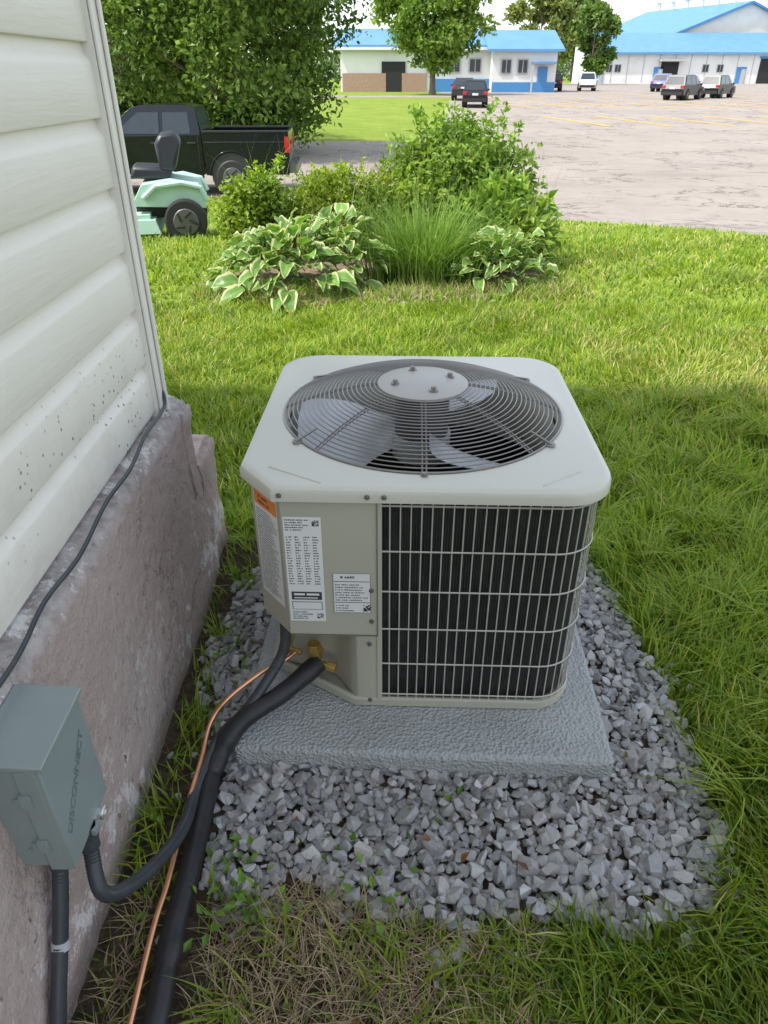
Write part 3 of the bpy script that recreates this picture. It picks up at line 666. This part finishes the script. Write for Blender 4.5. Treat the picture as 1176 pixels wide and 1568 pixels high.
def hosta(x,y,rad,H,nl,L0,seed):
    r_=np.random.default_rng(seed); p=empty('hosta_plant',(x,y,float(g(y)))); ts=np.array([-1,-.80,-.70,-.3,0,.3,.70,.80,1]); S=10; V=[];F=[];C=[];o=0
    for i in range(nl):
        f=(i+.5)/nl; az=i*2.39996+r_.normal(0,.25); L=L0*r_.uniform(.7,1.2); W=L*r_.uniform(.26,.34)
        r0=rad*(f**.6)*.66; z0=H*(1-.80*f**1.4)*r_.uniform(.72,1.05)-.02; el=R(55*(1-f)+6)+r_.normal(0,.2); dr=r_.uniform(.5,1.2)
        d=np.array([math.cos(az),math.sin(az),0]); sd=np.array([-math.sin(az),math.cos(az),0]); tw=r_.normal(0,.3); bend=r_.normal(0,.06)
        g0=np.array([.15,.28,.06])*r_.uniform(.75,1.3); cr_=np.array([.64,.67,.34])*r_.uniform(.8,1.1)
        for a in range(S+1):
            s=a/S; wv=W*(math.sin(math.pi*min(1,s**.72*.985+.015))**.75)
            cx=L*s; cz=math.sin(el)*L*s-dr*L*s*s*.6
            for t_ in ts:
                u_=t_*wv; pz=z0+cz+abs(t_)**1.5*wv*.35+tw*u_+.006*math.sin(s*14+t_*3+i)
                V.append(d*(r0+cx*math.cos(el))+sd*(u_+bend*s*s)+np.array([0,0,pz]))
                mg_=abs(t_)>.75 or s>.95; vein=.88+.24*(abs((t_*9)%2-1))
                C.append(cr_ if mg_ else g0*vein*(1.15 if abs(t_)<.05 else 1))
        m=len(ts)
        for a in range(S):
            for b in range(m-1): q=o+a*m+b; F.append((q,q+1,q+m+1,q+m))
        o+=(S+1)*m
    np_mesh('leaves',V,F,mhosta,C,p,True)
mhosta=leafmat('hosta_leaf',.25,.36,1.0)
hosta(-.72,5.60,.64,.50,115,.185,1); hosta(-.36,5.85,.52,.52,90,.185,2); hosta(-1.0,5.78,.44,.38,62,.17,3); hosta(.88,5.80,.42,.40,72,.16,4); hosta(1.10,5.95,.36,.36,50,.15,5)
og=empty('ornamental_grass',(.34,5.95,0)); A=Acc(); m=1500; P=np.stack([rng.normal(0,.19,m),rng.normal(0,.10,m),np.zeros(m)],1); az=np.arctan2(P[:,1],P[:,0])+rng.normal(0,.6,m); r=rng.random((m,1))
A.add(blades(P,rng.uniform(.35,.86,m),rng.uniform(.006,.012,m),az,np.abs(rng.normal(.55,.4,m)),np.array([.12,.25,.04])*(1-r)+np.array([.34,.47,.12])*r,6,2.0)); A.build('blades',mgrass,og)
flat('garden_bed_soil',BED,.012,paint('bed_soil',(.20,.15,.10),.95,var=.5,scale=30,bs=.8,bscale=60),.06,.02)
m=120; X=rng.uniform(-.9,.9,m);Y=5.36+rng.normal(0,.09,m)+.10*np.abs(X); gv=np.clip(rng.normal(.3,.06,m),.15,.5)
stones('edging_stones',X,Y,g(Y)+.015,rng.uniform(.012,.03,m),mst,np.stack([gv*1.15,gv,gv*.82],1))
A=Acc(); m=130; X=rng.uniform(-1.3,1.5,m);Y=rng.uniform(6.2,7.6,m); A.add(blades(np.stack([X,Y,g(Y)],1),rng.uniform(.7,1.3,m),rng.uniform(.006,.010,m),rng.uniform(0,6.28,m),rng.uniform(.1,.5,m),np.tile(np.array([.32,.34,.14]),(m,1)),5,2.)); 
m=4200; X=rng.uniform(-1.45,1.55,m);Y=5.42+rng.normal(0,.17,m)+.12*np.abs(X);r=rng.random((m,1)); A.add(blades(np.stack([X,Y,g(Y)],1),rng.uniform(.04,.14,m),rng.uniform(.006,.011,m),rng.uniform(0,6.28,m),rng.uniform(.2,1.2,m),np.where(r<.38,np.array([[.55,.45,.26]]),np.array([[.26,.40,.05]])),3))
A.build('bed_weeds',mgrass)
wd=empty('weeds',(0,0,0)); A=Acc()
for (x,y,n_) in ((-.31,.86,26),(-.27,.80,30),(-.22,.78,22),(-.13,.95,8),(.13,1.02,7),(-.02,.80,24),(.72,.77,24),(-.40,1.5,20),(-.30,.92,14),(-.33,.76,20),(-.49,1.3,14),(-.48,1.0,14),(-.49,.85,14),(-.48,1.9,20)):
    P=np.stack([x+rng.normal(0,.035,n_),y+rng.normal(0,.03,n_),rng.uniform(.015,.05,n_)],1); d=P-np.array([x,y,0]); d/=np.linalg.norm(d,axis=1)[:,None]+1e-6; r=rng.random((n_,1))
    A.add(leafcloud(P,rng.uniform(.014,.034,n_),np.array([.10,.22,.03])*(1-r)+np.array([.22,.36,.06])*r,d,.55,1.2))
P=np.array([(.10,.93,.045),(.16,.88,.04),(-.20,.98,.04),(.42,.95,.042),(.58,1.15,.04),(-.05,.6,.03),(-.15,.55,.03),(.3,.86,.04)]); A.add(leafcloud(P,np.full(8,.035),np.tile(np.array([.25,.13,.07]),(8,1)),np.tile(np.array([0,0,.2]),(8,1)),.5,2.))
A.build('weed_leaves',mleaf,wd)
# ------------------------------------------------------------ trees
def tree(name,x,y,H,rx,ry,z_lo,n,leaf,ca,cb,nl=26,trunk=.25,asp=.6,nlimb=9,seed=1,shell=.5,smin=.20,smax=.36):
    r_=np.random.default_rng(seed); z0=float(g(y)); p=empty(name,(x,y,z0)); lobes=[]; ch=(H-z_lo)/2; cz=z_lo+ch
    for i in range(nl):
        u_=r_.uniform(-1,1); a=r_.uniform(0,6.28); rr_=r_.uniform(.35,.90); hw=math.sqrt(max(.05,1-(abs(u_)**2.2)))*rr_
        s=r_.uniform(smin,smax); lobes.append((math.cos(a)*rx*hw,math.sin(a)*ry*hw,cz+u_*ch*.82,rx*s,ry*s,ch*s*.8))
    P,C,d=foliage(lobes,n,leaf,ca,cb,shell); A=Acc(); A.add(leafcloud(P,leaf*r_.uniform(.6,1.3,len(P)),C,d,asp,.5)); A.build('crown',mleaf,p)
    mb=MB(); tp=cat([(0,0,-.1),(r_.normal(0,.04)*H*.3,0,H*.25),(0,r_.normal(0,.03)*H*.3,H*.5),(0,0,H*.85)],5); nn_=len(tp)
    mb.tube(tp,[trunk*(1-.85*i/(nn_-1))*(1.35 if i==0 else 1) for i in range(nn_)],10)
    for i in range(nlimb):
        l=lobes[i]; zz=max(z_lo*.8+.1*H,l[2]-.18*H)*.9; mb.tube(cat([(0,0,min(zz,H*.7)),(l[0]*.45,l[1]*.45,(zz+l[2])/2),(l[0],l[1],l[2])],4),[trunk*.42*(1-.09*q) for q in range(9)],6)
    mb.build('trunk',mbark,p)
    return p
tree('maple_tree',-4.5,26,9.4,5.3,4.2,-.1,58000,.19,(.045,.12,.022),(.26,.38,.055),140,.3,seed=3,shell=.32,smin=.13,smax=.25)
tree('maple_tree',-9.5,30,10.0,4.8,4.0,.3,16000,.28,(.045,.11,.02),(.20,.31,.05),60,.3,seed=5,shell=.35,smin=.15,smax=.28)
tree('round_shade_tree',4.4,75,10.2,5.3,4.8,1.7,17000,.44,(.09,.20,.03),(.34,.47,.08),70,.3,seed=9,shell=.35,smin=.18,smax=.30)
tree('round_shade_tree',27.5,150,14.5,6.6,5.5,3.0,7000,.85,(.16,.22,.06),(.38,.42,.12),36,.35,seed=11,smin=.18,smax=.32)
tree('round_shade_tree',37.5,152,12.6,3.8,4,1.5,5500,.8,(.08,.17,.04),(.25,.36,.08),18,.3,seed=12)
tree('round_shade_tree',45.5,190,16,5,4.5,3,5000,1.,(.10,.19,.05),(.28,.37,.10),24,.35,seed=21)
tree('round_shade_tree',53,236,23,7.5,7,3,5000,1.2,(.12,.2,.06),(.30,.38,.12),24,.4,seed=13)
tree('round_shade_tree',-14,120,16,8,7,2,6000,.8,(.07,.15,.03),(.25,.36,.07),24,.4,seed=14)
P,C,d=foliage([(float(x),300+20*math.sin(x),3.5+1.5*math.sin(x*.31),9,7,4+1.2*math.sin(x*.7)) for x in np.arange(-160,220,9.)],20000,1.3,(.12,.19,.09),(.22,.30,.12),.5)
A=Acc(); A.add(leafcloud(P,rng.uniform(1.,2.,len(P)),C,d,.7)); A.build('distant_tree_line',mleaf)
# ------------------------------------------------------------ buildings
mw=paint('white_cladding',(.72,.72,.70),.6,var=.06,scale=.6); mblue=paint('blue_metal_roof',(.11,.27,.50),.45,var=.08,scale=.5); mbluet=paint('blue_trim',(.06,.22,.48),.5)
k=NT('brick'); k.base(k.n('ShaderNodeTexBrick',Vector=k.n('ShaderNodeMapping',Vector=k.co,Rotation=(R(90),0,0)).outputs[0],Color1=(.30,.16,.11,1),Color2=(.38,.23,.16,1),Mortar=(.4,.36,.32,1),Scale=4.).outputs[0],.9); mbrick=k.m
mglass=paint('dark_glass',(.03,.04,.05),.15,var=.1); mdoor=paint('dark_opening',(.02,.02,.022),.8); mgrey=paint('grey_trim',(.42,.42,.41),.6)
def win(mb,x,y,z,w_,h,gi,fi,d=.06):
    mb.box((x,y-.02,z),(w_+.25,.06,h+.25),fi); mb.box((x,y-.06,z),(w_,.06,h),gi); mb.box((x,y-.10,z),(.07,.04,h),fi)
def gable_x(mb,x0,x1,y0,y1,zb,ze,zr,wi,ri,ov=.6):
    ym=(y0+y1)/2
    mb.add([(x0,y0,zb),(x1,y0,zb),(x1,y1,zb),(x0,y1,zb),(x0,y0,ze),(x1,y0,ze),(x1,y1,ze),(x0,y1,ze),(x0,ym,zr),(x1,ym,zr)],[(0,1,5,4),(1,2,6,9,5),(2,3,7,6),(3,0,4,8,7)],wi)
    sl=(zr-ze)/(ym-y0)
    for s,yy in ((-1,y0),(1,y1)):
        e_=yy+s*ov; ez=ze-sl*ov; a=[(x0-ov,e_,ez+.05),(x1+ov,e_,ez+.05),(x1+ov,ym,zr+.05),(x0-ov,ym,zr+.05)]; b=[(p[0],p[1],p[2]+.22) for p in a]
        mb.add(a+b,[(0,1,2,3),(4,5,6,7),(0,1,5,4),(1,2,6,5),(2,3,7,6),(3,0,4,7)],ri)
b1=empty('blue_roofed_hall')
mb=MB(); zb=-.3; gable_x(mb,-4.6,11.2,88.5,99,zb,4.0,5.5,0,1); gable_x(mb,11.2,17.8,86.5,98,zb,3.6,5.3,0,1)
mb.box((-2.1,88.4,.6),(4.6,.16,2.0),2); mb.box((3.2,88.4,.6),(2.6,.16,2.0),2); mb.box((1.0,88.42,1.2),(2.5,.16,2.9),3); mb.box((8.2,88.42,.45),(5.9,.14,1.3),4); mb.box((14.5,86.42,.35),(6.5,.14,.9),4)
for x in (5.2,7.4,9.6): win(mb,x,88.42,2.3,1.1,1.1,5,6)
for x in (12.6,14.3): win(mb,x,86.42,2.2,.9,1.1,5,6)
mb.box((16.4,86.4,1.1),(1.0,.12,2.1),4); mb.box((16.4,86.0,2.5),(2.4,1.2,.2),1); mb.box((15.2,85.5,1.1),(.15,.15,2.5),6)
mb.box((3.3,87.86,3.78),(17,.10,.26),0)
mb.build('walls_and_roof',[mw,mblue,mbrick,mdoor,mbluet,mglass,mgrey],b1,fixn=False)
b2=empty('blue_roofed_warehouse')
mb=MB(); X0,X1,YF=42,125,172
mb.add([(X0,YF,-.3),(X1,YF,-.3),(X1,YF,5.2),(X0,YF,5.2),(X0,YF+14,-.3),(X0,YF+14,8.6)],[(0,1,2,3),(0,3,5,4)],0)
a=[(X0-.8,YF-1,5.05),(X1,YF-1,5.05),(X1,YF+14,8.9),(X0-.8,YF+14,8.9)]; mb.add(a+[(p[0],p[1],p[2]+.35) for p in a],[(0,1,2,3),(4,5,6,7),(0,1,5,4),(3,0,4,7)],1)
for x in (46.2,48.0,66,69,88): win(mb,x,YF-.05,2.6,1.1,1.2,5,6)
for x in (44.2,56.4,73.5): mb.box((x,YF-.08,1.3),(1.9,.16,3.1),4); mb.box((x+.4,YF-.2,1.2),(.9,.1,2.6),6)
mb.box((58.6,YF-.08,1.9),(3.6,.16,3.6),3); mb.box((58.6,YF-1.0,4.0),(5,2,.35),6)
mb.box((80,YF-.08,2.1),(6.0,.16,4.4),3); mb.box((93,YF-.08,2.1),(6,.16,4.4),3); mb.box((80,YF-.12,4.5),(6.6,.1,.4),4)
for i in range(26): mb.box((X0+1.6+3.2*i,YF-.03,2.6),(.12,.08,5.0),6)
d=Vector((-.367,.93,0)); L=34; A0=Vector((62.5,187,0)); B0=Vector((97,192,0)); M=(A0+B0)/2
def up(v,z): return (v.x,v.y,z)
ZR,ZE=15.2,8.8
mb.add([up(A0,0),up(B0,0),up(B0,ZE),up(M,ZR-.3),up(A0,ZE)],[(0,1,2,3,4)],0)
mb.add([up(A0,0),up(A0,ZE),up(A0+d*L,ZE),up(A0+d*L,0)],[(0,1,2,3)],0)
for Q in (A0,B0):
    ov=(Q-M).normalized()*1.2-d*.8
    mb.add([up(Q+ov,ZE-.3),up(M-d*.8,ZR),up(M+d*L,ZR),up(Q+d*L+ov,ZE-.3)],[(0,1,2,3)],1); mb.add([up(Q+ov,ZE-.6),up(M-d*.8,ZR-.5),up(M-d*.8,ZR),up(Q+ov,ZE-.2)],[(0,1,2,3)],4)
for i in range(6):
    q=M+d*(5+5*i); mb.cyl((q.x,q.y,ZR-.1),(q.x,q.y,ZR+1.5),.55,n=12,mi=0); mb.cyl((q.x,q.y,ZR+1.5),(q.x,q.y,ZR+2.3),.95,.1,n=12,mi=0)
mb.build('walls_and_roof',[mw,mblue,mbrick,mdoor,mbluet,mglass,mgrey],b2,fixn=False)
mb=MB()
mx,my=32,210
for i in range(3):
    a=2.1*i; mb.tube([(mx+.5*math.cos(a),my+.5*math.sin(a),0),(mx+.3*math.cos(a),my+.3*math.sin(a),24)],.08,5)
for q in range(24): mb.tube([(mx+.45*math.cos(2.1*(q%3)),my+.45*math.sin(2.1*(q%3)),q),(mx+.45*math.cos(2.1*((q+1)%3)),my+.45*math.sin(2.1*((q+1)%3)),q+1)],.05,4)
mb.build('radio_mast',mgrey)
# ------------------------------------------------------------ vehicles
mtyre=paint('tyre',(.025,.025,.025),.8); mrim=paint('wheel_rim',(.16,.16,.165),.4,.6); mtail=paint('tail_lamp',(.45,.02,.015),.25); mhead=paint('head_lamp',(.7,.7,.7),.2); mplast=paint('black_plastic',(.025,.025,.026),.55); mplate=paint('licence_plate',(.6,.62,.65),.5)
def wheel(mb,x,y,r,w_,ti,ri,n=24):
    s=1 if y>0 else -1
    mb.tube([(x,y-w_/2,r),(x,y-w_/2+.02,r),(x,y+w_/2-.02,r),(x,y+w_/2,r)],[r*.93,r,r,r*.93],n,ti)
    mb.cyl((x,y+s*(w_/2-.01),r),(x,y+s*(w_/2+.012),r),r*.62,r*.58,n,ri)
    for q in range(5):
        a=q*1.2566; mb.box((x+r*.36*math.cos(a),y+s*(w_/2+.016),r+r*.36*math.sin(a)),(r*.42,.016,r*.10),ti,Matrix.Rotation(-a+.6,3,'Y'))
def car(name,loc,rz,col,kind='suv',s=1.):
    p=empty(name,loc,rz,s); m=paint('car_paint_'+name,col,.28,.2,var=.05); mb=MB(); W=.90
    h=1.68 if kind=='suv' else 1.46
    be=.98 if kind=='suv' else .90
    mb.prism([(-2.25,.32,W*.97),(2.2,.30,W*.95),(2.32,.55,W*.90),(2.25,.80,W*.92),(1.2,be,W*.97),(-2.2,be+.02,W*.97),(-2.33,.75,W*.95)],0)
    mb.prism([(-2.18 if kind=='suv' else -1.7,be,W*.95),(1.15,be,W*.95),(.35,h-.04,W*.74),(-.1,h,W*.74),(-1.75 if kind=='suv' else -1.0,h-.03,W*.72)],0)
    rb=-2.18 if kind=='suv' else -1.7; rt=-1.75 if kind=='suv' else -1.0
    for sg in (-1,1):
        def sp(x,f): return (x,sg*(W*(.95-.21*f)+.012),be+(h-be)*f)
        for (a0,a1,b0,b1) in ((rb+.25,-.75,rt+.12,-.75),(-.68,.22,-.68,.1),(.29,.95,.17,.35)):
            mb.add([sp(a0,.1),sp(a1,.1),sp(b1,.82),sp(b0,.82)],[(0,1,2,3)],1)
    mb.add([(rb-.01+(rt-rb)*.1,-W*.8,be+(h-be)*.12),(rb-.01+(rt-rb)*.1,W*.8,be+(h-be)*.12),(rt-.02-(rt-rb)*.15,W*.64,h-.13),(rt-.02-(rt-rb)*.15,-W*.64,h-.13)],[(0,1,2,3)],1)
    mb.add([(1.09,-W*.82,be+.06),(1.09,W*.82,be+.06),(.47,W*.68,h-.10),(.47,-W*.68,h-.10)],[(0,1,2,3)],1)
    for sg in (-1,1):
        mb.box((-2.28,sg*.72,.88),(.10,.26,.20),4); mb.box((2.25,sg*.66,.68),(.12,.34,.14),5)
        for x in (-1.35,1.40):
            mb.cyl((x,sg*W*.6,.37),(x,sg*(W*.975),.37),.41,n=20,mi=2); wheel(mb,x,sg*.80,.34,.22,2,3,16)
        mb.box((.95,sg*(W+.08),be+.06),(.12,.18,.12),0)
    mb.box((-2.33,0,.45),(.08,1.6,.24),2); mb.box((2.31,0,.45),(.08,1.5,.22),2); mb.box((-2.345,0,.80),(.03,.42,.14),6)
    mb.build('body',[m,mglass,mtyre,mrim,mtail,mhead,mplate],p,.03)
    return p
def gz(y): return float(g(y))+.006
car('parked_car',(5.75,52,gz(52)),R(84),(.02,.022,.025),'suv',.86)
car('parked_car',(5.9,61,gz(61)),R(84),(.05,.05,.055),'sedan',.95)
car('parked_car',(18.8,92,gz(92)),R(80),(.025,.027,.03),'suv',1.)
car('parked_car',(23.0,94,gz(94)),R(258),(.72,.72,.72),'suv',1.08)
car('parked_car',(22.1,61,gz(61)),R(50),(.018,.02,.024),'suv',.94)
car('parked_car',(26.2,65,gz(65)),R(50),(.02,.021,.024),'suv',.92)
car('parked_car',(30.3,90,gz(90)),R(60),(.02,.03,.14),'suv',1.)
car('parked_car',(33.2,90,gz(90)),R(58),(.02,.06,.30),'sedan',1.)
tr=empty('farm_tractor',(25.3,135,gz(135)),R(75)); mb=MB(); mr=paint('tractor_red',(.45,.10,.03),.5)
mb.prism([(.2,.8,.45),(2.4,.8,.42),(2.4,1.5,.38),(.2,1.75,.45)],0); mb.prism([(-1.3,1.1,.75),(.2,1.1,.75),(.1,2.7,.65),(-1.1,2.75,.65)],1); mb.box((-.5,0,2.8),(1.8,1.6,.15),0)
for sg in (-1,1): wheel(mb,-.8,sg*.9,.85,.45,2,3); wheel(mb,1.9,sg*.75,.5,.3,2,3); mb.box((-.8,sg*.85,1.8),(1.4,.5,.08),0)
mb.box((3.0,0,.7),(.6,1.9,.7),0); mb.tube([(.5,.6,1.4),(1.8,.6,1.9),(2.9,.6,.8)],.08,6); mb.tube([(.5,-.6,1.4),(1.8,-.6,1.9),(2.9,-.6,.8)],.08,6)
mb.build('body',[mr,mglass,mtyre,mrim],tr,.03); tr.scale=(1.1,1.1,1.1)
# pickup truck: rear at x=0, front toward -x
tk=empty('pickup_truck',(-2.08,17.6,gz(17.6)),R(3),.88); mtk=paint('truck_paint',(.014,.016,.020),.16,.3,var=.08); mb=MB(); W=.98
mb.prism([(-5.75,.5,W*.92),(-5.85,.8,W*.9),(-5.8,1.12,W*.9),(-5.6,1.22,W*.92),(-4.35,1.30,W*.97),(-2.02,1.33,W),(-2.02,.48,W*.98)],0)
mb.prism([(-4.35,1.30,W*.95),(-2.04,1.33,W*.95),(-2.14,1.90,W*.76),(-2.5,1.945,W*.76),(-3.35,1.94,W*.76),(-3.6,1.90,W*.76)],0)
for sg in (-1,1):
    mb.box((-.98,sg*(W-.04),.93),(2.0,.08,.92),0); mb.box((-.98,sg*(W-.05),1.405),(2.0,.12,.035),2)
    mb.box((-.98,sg*(W-.27),.95),(.9,.38,.30),0)
mb.box((-.98,0,.78),(2.0,1.8,.06),2); mb.box((.005,0,1.05),(.07,1.90,.68),0); mb.box((-1.98,0,1.05),(.06,1.9,.66),0)
mb.box((.12,0,.60),(.20,1.85,.20),3); mb.box((.045,0,1.12),(.03,.5,.05),2)
for sg in (-1,1):
    mb.box((.0,sg*(W-.065),1.12),(.115,.15,.34),4); mb.box((-5.8,sg*.72,.98),(.12,.36,.22),5)
    for x in (-1.35,-4.85):
        mb.cyl((x,sg*W*.6,.46),(x,sg*(W+.006),.46),.50,n=28,mi=2); wheel(mb,x,sg*.88,.40,.26,2,3)
        pts=[(x+.53*math.cos(a),sg*(W+.004),.46+.53*math.sin(a)) for a in [math.pi*i/16 for i in range(17)]]; mb.tube(pts,.028,6,0)
    def sp(x,f): return (x,sg*(W*(.95-.19*f)+.012),1.31+.61*f)
    mb.add([sp(-2.90,.08),sp(-2.26,.08),sp(-2.30,.80),sp(-2.88,.80)],[(0,1,2,3)],1); mb.add([sp(-4.05,.08),sp(-2.99,.08),sp(-2.97,.80),sp(-3.45,.80)],[(0,1,2,3)],1)
    for x in (-2.10,-2.95,-4.10): mb.box((x,sg*(W*.992+.001),.93),(.012,.012,.76),2)
    for x in (-2.25,-3.1): mb.box((x,sg*(W+.015),1.17),(.20,.03,.035),2)
    mb.box((-4.05,sg*(W+.12),1.40),(.13,.24,.22),2); mb.box((-3.1,sg*(W-.02),.44),(2.1,.12,.07),2)
    mb.box((-.98,sg*(W+.002),1.18),(1.95,.006,.018),2)
mb.add([(-2.045,-.75,1.42),(-2.045,.75,1.42),(-2.12,.66,1.80),(-2.12,-.66,1.80)],[(0,1,2,3)],1)
mb.add([(-4.27,-.85,1.40),(-4.27,.85,1.40),(-3.66,.70,1.84),(-3.66,-.70,1.84)],[(0,1,2,3)],1)
mb.box((-5.87,0,.95),(.06,1.2,.35),3); mb.box((-5.9,0,.62),(.2,1.9,.22),3)
mb.build('body',[mtk,mglass,mplast,mrim,mtail,mhead],tk,.015)
# riding mower: front toward -x
mw_=empty('riding_mower',(-2.50,8.95,gz(8.95)-.006),R(12)); mint=paint('mint_paint',(.46,.66,.56),.4,var=.06); mb=MB()
mb.prism([(.42,.42,.42),(.36,.60,.42),(.05,.66,.42),(-.25,.62,.42),(-.36,.45,.42),(-.36,.40,.42),(.42,.36,.42)],0)
for sg in (-1,1):
    mb.prism([(.44,.46,0),(.36,.60,0),(0,.64,0),(-.2,.50,0)],0)
    wheel(mb,.18,sg*.40,.235,.20,1,2); wheel(mb,-1.05,sg*.38,.18,.14,1,2)
    mb.tube([(.44,sg*.43,.44),(.38,sg*.44,.58),(.18,sg*.45,.63),(-.1,sg*.45,.60),(-.25,sg*.44,.48)],.03,6,0)
mb.prism([(-.36,.25,.24),(.3,.25,.24),(.3,.42,.24),(-.36,.42,.24)],3)
mb.prism([(-1.25,.34,.22),(-1.3,.62,.20),(-.7,.74,.23),(-.62,.34,.24)],0); mb.prism([(-.75,.25,.46),(-.2,.25,.46),(-.2,.32,.46),(-.75,.32,.46)],0)
mb.prism([(-.85,.12,.52),(-.1,.12,.52),(-.15,.27,.50),(-.8,.27,.50)],0)
mb.tube([(-.62,0,.7),(-.5,0,.9)],.025,8,3); mb.tube([(-.48+.06*math.cos(a),.18*math.sin(a),.92+.12*math.cos(a)) for a in [2*math.pi*i/20 for i in range(20)]],.014,6,3,closed=True)
mb.build('body',[mint,mtyre,mrim,mplast],mw_,.012)
mb=MB(); mb.prism([(-.36,.66,.25),(.06,.64,.25),(.10,.76,.25),(-.34,.79,.23)],0); mb.prism([(-.04,.74,.26),(.12,.72,.26),(.22,1.02,.25),(.17,1.11,.20),(0,1.10,.21),(-.06,1.0,.25)],0)
sto=mb.build('seat',paint('seat_vinyl',(.02,.022,.03),.4),mw_,.04)
